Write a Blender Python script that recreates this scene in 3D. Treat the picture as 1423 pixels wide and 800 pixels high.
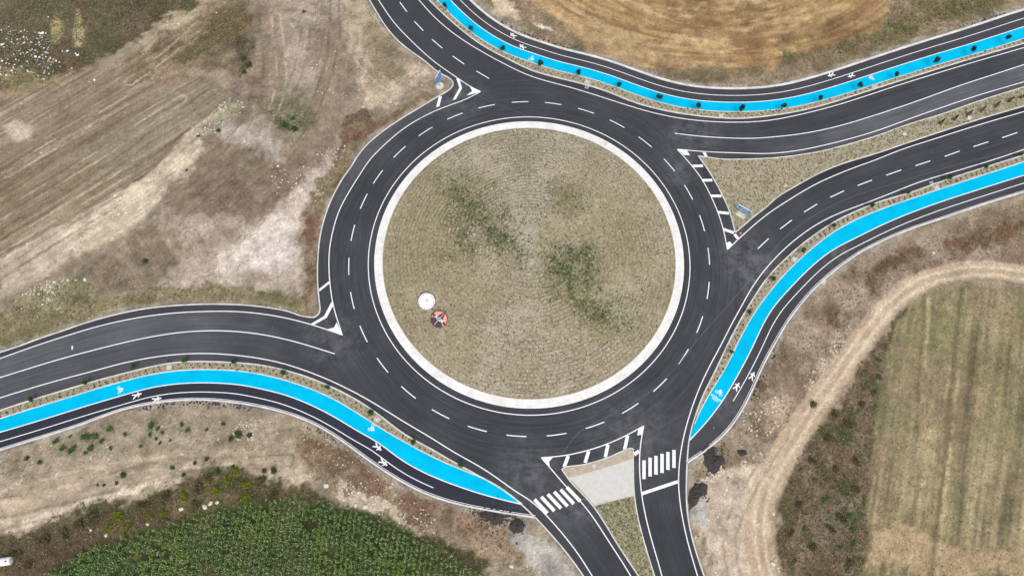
import bpy, math, random
import numpy as np
from mathutils import Vector, Matrix
from mathutils.geometry import tessellate_polygon

for o in list(bpy.data.objects): bpy.data.objects.remove(o)
SC = bpy.context.scene
COL = SC.collection
rnd = random.Random(7)
rng = np.random.default_rng(11)

# ------------------------------------------------------------------ camera
TILT = math.radians(20.0); ROLL = math.radians(-0.152); FPX = 948.0
CAMX, CAMY, CAMH = -2.820, -43.80, 104.0
cam = bpy.data.cameras.new('camera'); cam_o = bpy.data.objects.new('camera', cam); COL.objects.link(cam_o)
cam.sensor_width = 36; cam.lens = 36*FPX/1423; cam.clip_start = 1; cam.clip_end = 6000
cam_o.matrix_world = Matrix.Translation((CAMX, CAMY, CAMH)) @ Matrix.Rotation(TILT, 4, 'X') @ Matrix.Rotation(ROLL, 4, 'Z')
SC.camera = cam_o

# ------------------------------------------------------------------ light
SUN_EL, SUN_ROT = math.radians(58), math.radians(165)     # rotation clockwise from north (+Y)
w = bpy.data.worlds.new('World'); SC.world = w; w.use_nodes = True
nt = w.node_tree; nt.nodes.clear()
sky = nt.nodes.new('ShaderNodeTexSky'); sky.sky_type = 'NISHITA'; sky.sun_disc = False
sky.sun_elevation = SUN_EL; sky.sun_rotation = SUN_ROT; sky.air_density = 1.0; sky.dust_density = 3.0; sky.altitude = 200
bg = nt.nodes.new('ShaderNodeBackground'); bg.inputs['Strength'].default_value = 0.15
hs = nt.nodes.new('ShaderNodeHueSaturation'); hs.inputs['Saturation'].default_value = 0.35   # thin white overcast
ow = nt.nodes.new('ShaderNodeOutputWorld')
nt.links.new(sky.outputs[0], hs.inputs['Color']); nt.links.new(hs.outputs[0], bg.inputs[0]); nt.links.new(bg.outputs[0], ow.inputs[0])
sun = bpy.data.lights.new('sun', 'SUN'); sun.energy = 1.05; sun.angle = math.radians(28); sun.color = (1, .965, .91)
sun_o = bpy.data.objects.new('sun', sun); COL.objects.link(sun_o)
sd = Vector((math.sin(SUN_ROT)*math.cos(SUN_EL), math.cos(SUN_ROT)*math.cos(SUN_EL), math.sin(SUN_EL)))
sun_o.rotation_euler = sd.to_track_quat('Z', 'Y').to_euler(); sun_o.location = (0, 0, 150)
SC.view_settings.view_transform = 'Standard'; SC.view_settings.look = 'None'
SC.view_settings.exposure = 0.52; SC.view_settings.gamma = 1
SC.render.engine = 'CYCLES'

# ------------------------------------------------------------------ survey: photo measurements -> metres on the site
def G(px, py, z=0.0):
    """site coordinates (metres, origin at the middle of the roundabout) of a surveyed point at height z"""
    u = (px-711.5)/FPX; v = -(py-400)/FPX
    c, s = math.cos(ROLL), math.sin(ROLL)
    x = c*u-s*v; y = s*u+c*v
    ct, st = math.cos(TILT), math.sin(TILT)
    dy = y*ct+st; dz = y*st-ct
    t = (z-CAMH)/dz
    return (CAMX+x*t, CAMY+dy*t)
K = 400/1422
def T(bx, by, pts, k=K): return [(bx+x*k, by+y*k) for x, y in pts]
def A2(pts): return np.array([G(*p) for p in pts])
def resample(P, step=0.5):
    d = np.r_[0, np.cumsum(np.hypot(*np.diff(P, axis=0).T))]
    n = max(2, int(d[-1]/step)+1); t = np.linspace(0, d[-1], n)
    return np.c_[np.interp(t, d, P[:, 0]), np.interp(t, d, P[:, 1])]
def catmull(P, n=12):
    P = np.vstack([2*P[0]-P[1], P, 2*P[-1]-P[-2]]); out = []
    for i in range(1, len(P)-2):
        p0, p1, p2, p3 = P[i-1:i+3]
        d0 = max(1e-3, np.linalg.norm(p1-p0)**.5); d1 = max(1e-3, np.linalg.norm(p2-p1)**.5); d2 = max(1e-3, np.linalg.norm(p3-p2)**.5)
        m1 = ((p1-p0)/d0-(p2-p0)/(d0+d1)+(p2-p1)/d1)*d1
        m2 = ((p2-p1)/d1-(p3-p1)/(d1+d2)+(p3-p2)/d2)*d1
        for t in np.linspace(0, 1, n, endpoint=False):
            out.append((2*t**3-3*t**2+1)*p1+(t**3-2*t**2+t)*m1+(-2*t**3+3*t**2)*p2+(t**3-t**2)*m2)
    out.append(P[-2]); return np.array(out)
def smooth(P, sig, step=0.5):
    P = resample(P, step)
    if sig <= 0: return P
    r = int(3*sig/step); k = np.exp(-.5*(np.arange(-r, r+1)*step/sig)**2); k /= k.sum()
    a = 2*P[0]-P[1:r+1][::-1] if len(P) > r else np.repeat(P[:1], r, 0)
    b = 2*P[-1]-P[-r-1:-1][::-1] if len(P) > r else np.repeat(P[-1:], r, 0)
    Q = np.vstack([a, P, b]); return np.c_[np.convolve(Q[:, 0], k, 'valid'), np.convolve(Q[:, 1], k, 'valid')]
def curve(pts, sig=1.6, ext0=0, ext1=0, step=0.5):
    P = smooth(catmull(A2(pts)), sig, step)
    if ext0:
        d = P[0]-P[min(8, len(P)-1)]; d /= np.linalg.norm(d); P = np.vstack([P[0]+d*ext0, P])
    if ext1:
        d = P[-1]-P[-min(9, len(P))]; d /= np.linalg.norm(d); P = np.vstack([P, P[-1]+d*ext1])
    return P
def normals(P, closed=False):
    if closed: d = np.roll(P, -1, 0)-np.roll(P, 1, 0)
    else: d = np.gradient(P, axis=0)
    d /= np.maximum(1e-9, np.linalg.norm(d, axis=1))[:, None]
    return np.c_[-d[:, 1], d[:, 0]]          # left of travel
def offset(P, d): return P+normals(P)*(d if np.isscalar(d) else np.asarray(d)[:, None])
def sub(P, a, b):
    """part of a curve between the points nearest to a and b (photo survey points)"""
    i = int(np.argmin(np.hypot(*(P-np.array(G(*a))).T))) if a else 0
    j = int(np.argmin(np.hypot(*(P-np.array(G(*b))).T))) if b else len(P)-1
    return P[i:j+1]

EXT = 70
# north side of the road (travelled left to right)
K_N = curve(T(350,0,[(873,0),(960,85),(1060,170),(1160,240),(1290,305)])+T(700,0,[(120,345),(250,382),(400,418),(520,455),(620,500),(720,530),(850,558),(1000,578),(1150,588),(1300,575)])+T(1023,0,[(300,552),(450,515),(560,480),(800,403),(1000,340),(1200,280),(1422,215)]), 2, EXT, EXT)
L_N = curve(T(350,0,[(825,0),(880,65),(1000,170),(1160,270),(1290,338)])+T(700,0,[(130,378),(330,432),(500,485),(700,548),(850,582),(1000,600),(1150,605),(1300,598)])+T(1023,0,[(300,570),(470,528),(600,488),(800,422),(1000,360),(1200,300),(1422,236)]), 2, EXT, EXT)
B_N = curve(T(350,0,[(915,0),(1000,88),(1090,165),(1200,235),(1300,282)])+T(700,0,[(100,295),(250,345),(380,375),(500,410),(620,455),(750,500),(900,535),(1050,550),(1200,552)])+T(1023,0,[(200,542),(350,515),(500,475),(650,428),(800,380),(1000,318),(1200,260),(1422,190)]), 2, EXT, EXT)
_g = np.interp(B_N[:, 0], [G(1100,140)[0], G(1423,50)[0]], [1, 1.17]); B_N2 = offset(B_N, 1.98*_g); M_N = offset(B_N, 3.42*_g); O_N = offset(B_N, 4.97*_g)
# north east arm
L_NEc = curve(T(700,0,[(845,659),(950,672),(1100,682),(1250,684)])+T(1023,0,[(150,680),(320,662),(500,625),(700,565),(900,498),(1100,425),(1300,360),(1422,320)]), 1.5, 0, EXT)
L_NEs = curve([(942,207.6)]+T(700,0,[(1000,750),(1200,757)])+T(1023,0,[(150,760),(300,745),(500,702),(700,645),(850,590),(1000,537),(1200,470),(1422,405)]), 1.5, 0, EXT)
K_NEs = curve([(970,216.9),(985,219.1),(1001.5,221.4),(1015,221.8)]+T(1023,0,[(200,780),(400,752),(560,712),(700,670),(850,615),(1000,570),(1200,500),(1422,430)]), .8, 0, EXT)
# east arm
K_En = curve([(1021.5,323.3),(1035,312),(1050,299),(1065,288)]+T(1023,200,[(200,265),(300,205),(400,150),(520,100),(700,45)])+T(1023,0,[(850,705),(1000,655),(1200,590),(1422,525)]), .8, 0, EXT)
L_En = curve([(1010.8,346.9)]+T(1023,200,[(60,425),(150,350),(250,283),(400,195),(550,130),(700,75)])+T(1023,0,[(800,745),(1000,680),(1200,617),(1422,552)]), 1.2, 0, EXT)
ISL_W = curve([(970,216.9)]+T(700,200,[(1000,115),(1040,180),(1080,255),(1110,320),(1130,385),(1142,438)]), .8)
CH_E = curve(T(700,200,[(858,28),(930,108),(980,175),(1020,250),(1055,330),(1085,420),(1105,522)]), 1)
L_Es = curve(T(700,575,[(958,800),(940,740),(905,620),(880,500),(865,400),(862,290),(875,180),(895,80)])+T(700,400,[(940,560),(980,460),(1030,360),(1080,270),(1140,150),(1190,65)])+T(1023,200,[(60,735),(100,675),(150,610),(220,535),(300,465),(400,395),(500,345),(620,300),(750,250),(900,190),(1100,130),(1250,85),(1422,28)]), 1.8, 30, EXT)
K_Es = curve(T(700,575,[(990,800),(955,700),(925,600),(903,480),(900,380),(905,240),(915,110)])+T(700,400,[(960,590),(985,520),(1040,420),(1090,310),(1150,190),(1215,80)])+T(1023,200,[(100,735),(160,650),(250,560),(330,490),(420,425),(500,375),(620,320),(720,280),(850,245),(1000,190),(1200,125),(1400,62)]), 1.8, 30, EXT)
B_E = curve([(958.5,610.5)]+T(700,400,[(935,680),(950,650),(975,590),(1015,525),(1060,450),(1110,370),(1160,260),(1220,150),(1270,75)])+T(1023,200,[(180,710),(260,620),(340,545),(430,470),(520,410),(620,360),(750,310),(880,265),(1000,225),(1200,160),(1422,88)]), 1.8, 0, EXT)
B_E2 = curve(T(700,400,[(920,750),(1000,665),(1080,560),(1140,460),(1190,370),(1240,270),(1290,160),(1350,70)])+T(1023,200,[(250,730),(320,655),(400,580),(480,520),(600,460),(720,400),(850,345),(1000,290),(1200,225),(1422,155)]), 1.8, 0, EXT)
M_E = offset(B_E2, -1.32)
O_E = curve([(954.5,643)]+T(700,400,[(980,800),(1080,720),(1150,630),(1210,520),(1270,380),(1330,270),(1400,150)])+T(1023,200,[(300,798),(370,720),(440,655),(520,595),(620,530),(740,470),(860,420),(1000,374),(1200,305),(1422,237)]), 1.8, 0, EXT)
O_E = offset(O_E, -np.interp(O_E[:, 0], [G(956,640)[0], G(975,620)[0], G(1100,430)[0], G(1200,370)[0]], [0, .3, .3, 0]))
# south west arm
K_Wn = curve(T(0,400,[(0,318),(100,285),(200,248),(300,215),(400,180),(500,150),(600,125),(700,105),(850,88),(1050,80),(1250,88),(1422,115)])+T(350,400,[(240,137)])+[(430,440.4),(436.8,441),(442,437.6),(445.2,431),(444.6,425),(442.2,402.5),(441.3,380)]+T(350,200,[(325,600),(332,500),(345,420),(375,320),(410,240),(450,170),(500,100)])+T(350,0,[(505,800),(560,725),(640,655),(750,580),(850,520)])+[(605,136.5),(618.5,129),(626,123.8),(629.8,118.5),(629.8,114.8),(625.3,109.5),(614.8,103.9),(605,97.5)]+T(350,0,[(850,300),(780,250),(720,200),(660,130),(610,50),(580,0)]), .35, EXT, EXT, .35)
L_Wn = curve(T(0,400,[(0,348),(100,312),(200,277),(300,245),(400,213),(500,185),(600,162),(700,143),(850,124),(1000,116),(1150,115),(1300,128),(1422,150)])+T(350,400,[(300,182),(400,215),(447,232)]), 1.5, EXT, 0)
L_Wc = curve(T(0,400,[(0,442),(150,395),(300,350),(450,310),(600,272),(750,240),(900,218),(1050,210),(1200,217)])+T(350,400,[(100,238),(250,275),(410,325)]), 1.5, EXT, 0)
L_R = curve(T(350,400,[(447,232),(420,150),(400,80),(388,0)])+T(350,200,[(382,650),(382,530),(400,430),(430,330),(490,220),(560,110)])+T(350,0,[(572,800),(650,720),(750,635),(850,575),(950,530),(1050,495),(1130,453)]), 1.2)
L_NWw = curve(T(350,0,[(625,0),(700,110),(800,215),(900,305),(1000,375),(1080,430),(1130,453)]), 1.2, EXT, 0)
L_Ws = curve(T(0,400,[(0,542),(150,495),(300,452),(450,413),(600,372),(750,342),(900,325),(1050,323),(1200,335)])+T(350,400,[(100,358),(200,385),(350,440),(500,510),(640,590),(750,660),(880,735)])+T(350,575,[(1000,190),(1130,260),(1240,335),(1340,410)])+T(700,575,[(80,390),(160,445),(230,520),(300,600),(370,690),(438,800)]), 1.8, EXT, 30)
K_Ws = curve(T(0,400,[(0,605),(150,555),(300,510),(450,465),(600,425),(750,388),(850,368),(950,362),(1100,365),(1250,375)])+T(350,400,[(100,390),(250,430),(400,490),(550,570),(680,665),(760,730)])+T(350,575,[(850,150),(950,210),(1050,265),(1150,320),(1230,365),(1335,445)])+T(700,575,[(90,450),(160,510),(230,590),(310,680),(395,800)]), 1.8, EXT, 30)
B_W = curve(T(0,400,[(0,645),(150,597),(300,552),(450,505),(600,462),(750,425),(900,405),(1050,402),(1200,410)])+T(350,400,[(30,422),(150,450),(300,500),(420,555),(550,635),(650,700)])+T(350,575,[(750,135),(900,215),(1050,280),(1200,340),(1275,395),(1335,443)]), 1.8, EXT, 0)
B_W2 = curve(T(0,400,[(0,712),(150,668),(300,622),(450,575),(600,532),(750,490),(900,470),(1050,468),(1200,478)])+T(350,400,[(30,495),(150,522),(300,580),(450,660),(560,730)])+T(350,575,[(600,120),(720,215),(850,290),(1000,350),(1150,400),(1335,446)]), 1.8, EXT, 0)
M_W = offset(B_W2, -1.42)
O_W = curve(T(0,400,[(0,800),(200,738),(400,675),(600,600),(700,578),(850,555),(1050,552),(1200,570)])+T(350,400,[(0,577),(150,610),(300,665),(420,735)])+T(350,575,[(480,155),(580,230),(700,310),(850,390),(1000,440),(1200,480),(1400,510)]), 1.8, EXT, 0)
# south arms
ISL_S = [(780.3,652.8),(782.6,649.6),(811.3,645),(831.9,639.5),(852.5,632),(866.3,625.8),(877.3,621.9),(880.9,624.4),(880,638),(880,658.8),(881.1,679.4),(883.5,700)]
K_Se = curve(T(700,575,[(640,180),(640,300),(645,400),(660,500),(690,620),(720,720),(745,800)]), .8, 0, 30)
K_Sw = curve(T(700,575,[(288,275),(330,335),(380,385),(440,450),(500,540),(560,640),(620,730),(665,798)]), .8, 0, 30)
K_Sn = curve(ISL_S[:8], .2, 0, 0, .3)
L_Sw = curve(T(700,575,[(185,215),(230,265),(310,360),(380,430),(450,520),(520,630),(580,720),(628,800)]), 1.2, 0, 30)
L_Se = curve(T(700,575,[(692,58),(675,150),(670,260),(680,390),(700,500),(730,620),(760,720),(782,800)]), 1.2, 0, 30)
CH_S = curve(T(700,575,[(185,215),(300,205),(400,183),(500,152),(600,108),(692,58)]), 1)

# ------------------------------------------------------------------ numpy noise
_perm = np.random.default_rng(5).permutation(4096)
def _h(ix, iy): return _perm[(_perm[ix & 4095]+iy) & 4095]/4095.0
def vnoise(x, y):
    ix = np.floor(x).astype(np.int64); iy = np.floor(y).astype(np.int64); fx = x-ix; fy = y-iy
    fx = fx*fx*(3-2*fx); fy = fy*fy*(3-2*fy)
    return (_h(ix, iy)*(1-fx)+_h(ix+1, iy)*fx)*(1-fy)+(_h(ix, iy+1)*(1-fx)+_h(ix+1, iy+1)*fx)*fy
def fbm(x, y, s, o=4, seed=0):
    """0..1, s = size of largest feature in metres"""
    a = 1; t = 0; r = 0; f = 1/s
    for i in range(o):
        r = r+a*vnoise(x*f+seed*17.3+i*5.1, y*f-seed*9.7+i*3.3); t += a; a *= .55; f *= 2.03
    return r/t
def sstep(a, b, x): t = np.clip((x-a)/(b-a), 0, 1); return t*t*(3-2*t)
def sdf(x, y, poly):
    """signed distance, negative inside"""
    P = np.asarray(poly, dtype=float); Q = np.roll(P, -1, 0)
    d = np.full(x.shape, 1e9); ins = np.zeros(x.shape, bool)
    for (ax, ay), (bx, by) in zip(P, Q):
        ex, ey = bx-ax, by-ay; L = ex*ex+ey*ey
        if L < 1e-12: continue
        t = np.clip(((x-ax)*ex+(y-ay)*ey)/L, 0, 1)
        np.minimum(d, (x-ax-t*ex)**2+(y-ay-t*ey)**2, out=d)
        c = (ay > y) != (by > y)
        if c.any():
            xs = ax+(y-ay)*ex/(ey if ey != 0 else 1e-9)
            ins ^= c & (x < xs)
    d = np.sqrt(d); return np.where(ins, -d, d)
def srgb(c):
    c = np.asarray(c, dtype=float)/255
    return np.where(c <= .04045, c/12.92, ((c+.055)/1.055)**2.4)
ALB = 0.86        # photo tone -> surface colour under this light
def tone(r, g, b): return srgb((r, g, b))*ALB

# ------------------------------------------------------------------ mesh helpers
def link(o, parent=None, **kw):
    COL.objects.link(o)
    if parent is not None: o.parent = parent
    for k, v in kw.items(): o[k] = v
    return o
def mesh_obj(name, verts, faces, mat, parent=None, uv=None, smooth_=False, **kw):
    me = bpy.data.meshes.new(name); me.from_pydata([tuple(v) for v in verts], [], [tuple(f) for f in faces]); me.update()
    if isinstance(mat, (list, tuple)):
        for m in mat: me.materials.append(m)
    elif mat: me.materials.append(mat)
    if uv is not None:
        l = me.uv_layers.new(name='UVMap'); idx = np.zeros(len(me.loops), np.int32); me.loops.foreach_get('vertex_index', idx)
        l.data.foreach_set('uv', np.asarray(uv, dtype=np.float32)[idx].ravel())
    if smooth_: me.polygons.foreach_set('use_smooth', [True]*len(me.polygons))
    return link(bpy.data.objects.new(name, me), parent, **kw)
def fast_mesh(name, V, F, mat, cols=None, smooth_=False):
    """V (n,3), F (m,k) arrays, cols (n,3) linear"""
    V = np.ascontiguousarray(V, np.float32); F = np.ascontiguousarray(F, np.int32); k = F.shape[1]
    me = bpy.data.meshes.new(name)
    me.vertices.add(len(V)); me.vertices.foreach_set('co', V.ravel())
    me.loops.add(F.size); me.loops.foreach_set('vertex_index', F.ravel())
    me.polygons.add(len(F)); me.polygons.foreach_set('loop_start', np.arange(0, F.size, k, dtype=np.int32))
    me.polygons.foreach_set('use_smooth', np.full(len(F), smooth_))
    me.update(calc_edges=True); me.validate()
    if cols is not None:
        a = me.color_attributes.new('col', 'FLOAT_COLOR', 'POINT')
        a.data.foreach_set('color', np.ascontiguousarray(np.c_[cols, np.ones(len(cols))], np.float32).ravel())
    me.materials.append(mat); return me
def poly_obj(name, P, z, mat, parent=None, **kw):
    P = [Vector((p[0], p[1], 0)) for p in P]
    tris = tessellate_polygon([P]); V = [(p.x, p.y, z) for p in P]
    F = []
    for a, b, c in tris:
        n = (P[b]-P[a]).cross(P[c]-P[a]).z
        F.append((a, b, c) if n > 0 else (a, c, b))
    return mesh_obj(name, V, F, mat, parent, **kw)
def ribbon_vf(A, B, z, base=0):
    n = len(A); V = [(p[0], p[1], z) for p in A]+[(p[0], p[1], z) for p in B]
    F = [(base+i, base+i+1, base+n+i+1, base+n+i) for i in range(n-1)]
    return V, F
def line_obj(name, P, wid, z, mat, parent=None, closed=False, **kw):
    if closed: P = np.vstack([P, P[:1]]); N = normals(P[:-1], True); N = np.vstack([N, N[:1]])
    else: N = normals(P)
    V, F = ribbon_vf(P-N*wid/2, P+N*wid/2, z)
    return mesh_obj(name, V, [f[::1] for f in F], mat, parent, **kw)
def between(name, A, B, z, mat, parent=None, n=160, **kw):
    """surface between two curves with lengthwise UVs in metres"""
    A = resample(A, np.hypot(*np.diff(A, axis=0).T).sum()/n*.9999)[:n+1]; B = resample(B, np.hypot(*np.diff(B, axis=0).T).sum()/n*.9999)[:n+1]
    m = min(len(A), len(B)); A, B = A[:m], B[:m]
    s = np.r_[0, np.cumsum(np.hypot(*np.diff(A, axis=0).T))]; wd = np.hypot(*(A-B).T)
    V, F = ribbon_vf(A, B, z); uv = np.vstack([np.c_[s, 0*s], np.c_[s, wd]])
    a, b, c = [np.array(V[i][:2]) for i in F[m//2][:3]]
    if (b-a)[0]*(c-a)[1]-(b-a)[1]*(c-a)[0] < 0: F = [f[::-1] for f in F]
    return mesh_obj(name, V, F, mat, parent, uv=uv, **kw)
def kerb_obj(name, P, wid, h, mat, closed=False, z0=-.1, cham=.025, **kw):
    N = normals(P, closed)
    prof = [(-wid/2, z0), (-wid/2, h-cham), (-wid/2+cham, h), (wid/2-cham, h), (wid/2, h-cham), (wid/2, z0)]
    n = len(P); V = []; F = []
    s = np.r_[0, np.cumsum(np.hypot(*np.diff(P, axis=0).T))]; uv = []
    for j, (o, z) in enumerate(prof):
        for i in range(n): V.append((P[i][0]+N[i][0]*o, P[i][1]+N[i][1]*o, z)); uv.append((s[i], o))
    m = n if closed else n-1
    for j in range(5):
        for i in range(m):
            i2 = (i+1) % n; F.append((j*n+i, j*n+i2, (j+1)*n+i2, (j+1)*n+i))
    F = [f[::-1] for f in F]
    if not closed: F += [tuple(j*n for j in range(6)), tuple(j*n+n-1 for j in range(6))[::-1]]
    return mesh_obj(name, V, F, mat, uv=uv, **kw)

# ------------------------------------------------------------------ materials
def new_mat(name, rough=.9):
    m = bpy.data.materials.new(name); m.use_nodes = True; t = m.node_tree; t.nodes.clear()
    out = t.nodes.new('ShaderNodeOutputMaterial'); b = t.nodes.new('ShaderNodeBsdfPrincipled')
    b.inputs['Roughness'].default_value = rough; b.inputs['Specular IOR Level'].default_value = .2
    t.links.new(b.outputs[0], out.inputs[0]); return m, t, b
def N(t, kind, **kw):
    n = t.nodes.new('ShaderNode'+kind)
    for k, v in kw.items():
        if k.startswith('i_'): n.inputs[k[2:].replace('_', ' ')].default_value = v
        else: setattr(n, k, v)
    return n
def rgba(c): return (float(c[0]), float(c[1]), float(c[2]), 1)
def noise(t, coord, scale, detail=4, rough=.6):
    n = N(t, 'TexNoise'); n.inputs['Scale'].default_value = scale; n.inputs['Detail'].default_value = detail; n.inputs['Roughness'].default_value = rough
    t.links.new(coord, n.inputs['Vector']); return n.outputs['Fac']
def maprange(t, v, a, b, c, d):
    n = N(t, 'MapRange'); n.inputs[1].default_value = a; n.inputs[2].default_value = b; n.inputs[3].default_value = c; n.inputs[4].default_value = d
    t.links.new(v, n.inputs[0]); return n.outputs[0]
def math_(t, op, a, b=None):
    n = N(t, 'Math', operation=op)
    for i, v in enumerate((a, b)):
        if v is None: continue
        if isinstance(v, (int, float)): n.inputs[i].default_value = v
        else: t.links.new(v, n.inputs[i])
    return n.outputs[0]
def mixc(t, f, a, b, mode='MIX'):
    n = N(t, 'Mix', data_type='RGBA', blend_type=mode)
    for i, v in ((0, f), (6, a), (7, b)):
        if isinstance(v, (int, float)): n.inputs[i].default_value = v
        elif isinstance(v, (tuple, list, np.ndarray)): n.inputs[i].default_value = rgba(v)
        else: t.links.new(v, n.inputs[i])
    return n.outputs[2]
def mulc(t, c, v):
    n = N(t, 'VectorMath', operation='SCALE')
    if isinstance(c, (tuple, list, np.ndarray)): n.inputs[0].default_value = tuple(float(q) for q in c[:3])
    else: t.links.new(c, n.inputs[0])
    t.links.new(v, n.inputs['Scale']); return n.outputs[0]
def bump(t, b, h, strength=.3, dist=.05):
    n = N(t, 'Bump'); n.inputs['Strength'].default_value = strength; n.inputs['Distance'].default_value = dist
    t.links.new(h, n.inputs['Height']); t.links.new(n.outputs[0], b.inputs['Normal'])
def obj_co(t): return N(t, 'NewGeometry').outputs['Position']

def plain(name, c, rough=.8, var=.12, scale=3, metal=0):
    m, t, b = new_mat(name, rough); co = obj_co(t)
    f = maprange(t, noise(t, co, scale, 5), .3, .7, 1-var, 1+var)
    t.links.new(mulc(t, np.array(c), f), b.inputs['Base Color']); b.inputs['Metallic'].default_value = metal
    return m
DUSTY = [(965,192,8),(1035,352,7),(1052,385,6),(640,135,6),(462,470,7),(800,705,5),(880,610,9),(735,660,7),(1010,560,4),(1160,350,4),(945,240,4)]
def asphalt(name, c, ring=False, uvs=False, lo=.82, hi=1.2, wear=None):
    m, t, b = new_mat(name, .82); co = obj_co(t)
    f = maprange(t, noise(t, co, .09, 4), .3, .7, lo, hi)
    g = maprange(t, noise(t, co, 9, 3, .8), .3, .7, .86, 1.14)
    f = math_(t, 'MULTIPLY', f, g)
    f = math_(t, 'MULTIPLY', f, maprange(t, noise(t, co, .9, 5, .7), .3, .75, .94, 1.08))
    if ring:
        sp = N(t, 'SeparateXYZ'); t.links.new(co, sp.inputs[0])
        r = math_(t, 'SQRT', math_(t, 'ADD', math_(t, 'MULTIPLY', sp.outputs[0], sp.outputs[0]), math_(t, 'MULTIPLY', sp.outputs[1], sp.outputs[1])))
        an = math_(t, 'ARCTAN2', sp.outputs[1], sp.outputs[0])
        cb = N(t, 'CombineXYZ'); t.links.new(math_(t, 'MULTIPLY', r, 1.7), cb.inputs[0]); t.links.new(math_(t, 'MULTIPLY', an, 2.2), cb.inputs[1])
        s = maprange(t, noise(t, cb.outputs[0], 1.3, 6, .72), .3, .7, .68, 1.36)
        k = maprange(t, r, 34, 40, 1, 0)
        s = math_(t, 'ADD', math_(t, 'MULTIPLY', math_(t, 'SUBTRACT', s, 1), k), 1)
        f = math_(t, 'MULTIPLY', f, s)
    if uvs:
        u = N(t, 'TexCoord').outputs['UV']; uu = N(t, 'SeparateXYZ'); t.links.new(u, uu.inputs[0])
        c = mixc(t, maprange(t, math_(t, 'ADD', uu.outputs[0], maprange(t, noise(t, co, .15, 3), .3, .7, -6, 6)), 2, 22, 0, 1), tone(62, 63, 67), c); mp = N(t, 'Mapping'); mp.inputs['Scale'].default_value = (.06, 2.2, 1); t.links.new(u, mp.inputs[0])
        f = math_(t, 'MULTIPLY', f, maprange(t, noise(t, mp.outputs[0], 1.2, 6, .72), .3, .7, .7, 1.34))
    col = mulc(t, c if uvs else np.array(c), f)
    # fine dust and scuffs
    dust = maprange(t, noise(t, co, .22, 6, .72), .6, .78, 0, .22 if wear is None else wear)
    for (qx, qy, qr) in DUSTY:
        vd = N(t, 'VectorMath', operation='DISTANCE'); t.links.new(co, vd.inputs[0]); vd.inputs[1].default_value = (*G(qx, qy), 0)
        k_ = math_(t, 'MULTIPLY', maprange(t, vd.outputs['Value'], qr*.1, qr, .75, 0), maprange(t, noise(t, co, .55, 6, .75), .42, .7, 0, 1))
        col = mixc(t, k_, col, tone(118, 117, 117))
    col = mixc(t, dust, col, tone(122, 120, 118))
    t.links.new(col, b.inputs['Base Color'])
    bump(t, b, noise(t, co, 30, 2), .25, .01)
    return m
M = {}
M['asphalt'] = asphalt('asphalt_ring', tone(62, 63, 67), ring=True)
M['asphalt_lane'] = asphalt('asphalt_lane', tone(63, 64, 67), uvs=True)
M['asphalt_pale'] = asphalt('asphalt_pale', tone(86, 87, 90), uvs=True)
M['asphalt_mid'] = asphalt('asphalt_mid', tone(78, 79, 82), uvs=True)
M['asphalt_new'] = asphalt('asphalt_new', tone(47, 47, 50), uvs=True, wear=.05)
M['path_new'] = asphalt('path_new', tone(46, 48, 58), wear=.04, lo=.9, hi=1.1)
M['path_grey'] = asphalt('path_grey', tone(66, 66, 70), wear=.3)
M['blue'] = plain('blue_cycle_coating', tone(0, 182, 223), .8, .12, .35)
M['blue'].node_tree.nodes['Principled BSDF'].inputs['Specular IOR Level'].default_value = .03
def paint_mat(name, c, worn=.1):
    m, t, b = new_mat(name, .7); co = obj_co(t)
    f = maprange(t, noise(t, co, 1.6, 6, .78), .55, .78, 0, .1+worn*6)
    col = mixc(t, f, c, tone(120, 122, 126))
    t.links.new(mulc(t, col, maprange(t, noise(t, co, 6, 3), .3, .7, .94, 1.05)), b.inputs['Base Color']); return m
M['paint'] = paint_mat('white_road_paint', tone(240, 240, 242), .05)
M['paint_worn'] = paint_mat('worn_white_paint', tone(215, 217, 220), .14)
def kerb_mat():
    m, t, b = new_mat('white_concrete_kerb', .85); co = obj_co(t); u = N(t, 'TexCoord').outputs['UV']
    sp = N(t, 'SeparateXYZ'); t.links.new(u, sp.inputs[0])
    fr = math_(t, 'FRACT', sp.outputs[0]); j = math_(t, 'LESS_THAN', fr, .05)
    c = mixc(t, maprange(t, noise(t, co, .5, 5, .7), .35, .75, 0, 1), tone(228, 226, 222), tone(182, 177, 168))
    c = mixc(t, math_(t, 'MULTIPLY', j, .2), c, tone(140, 136, 128))
    t.links.new(c, b.inputs['Base Color']); return m
M['kerb'] = kerb_mat()
def apron_mat():
    m, t, b = new_mat('white_concrete_apron', .85); co = obj_co(t)
    sp = N(t, 'SeparateXYZ'); t.links.new(co, sp.inputs[0]); an = math_(t, 'ARCTAN2', sp.outputs[1], sp.outputs[0])
    fr = math_(t, 'FRACT', math_(t, 'MULTIPLY', an, 40/math.pi)); j = math_(t, 'LESS_THAN', fr, .012)
    dirt = maprange(t, noise(t, co, .6, 7, .78), .36, .72, 0, .8)
    c = mixc(t, dirt, tone(239, 238, 235), tone(198, 193, 184))
    c = mixc(t, math_(t, 'MULTIPLY', j, .35), c, tone(150, 147, 142))
    t.links.new(mulc(t, c, maprange(t, noise(t, co, 5, 4), .3, .7, .95, 1.05)), b.inputs['Base Color']); return m
M['apron'] = apron_mat()
M['concrete'] = plain('pale_concrete', tone(203, 201, 193), .9, .07, 1.5)
M['concrete_old'] = plain('grey_concrete', tone(190, 184, 176), .9, .1, 3)
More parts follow.
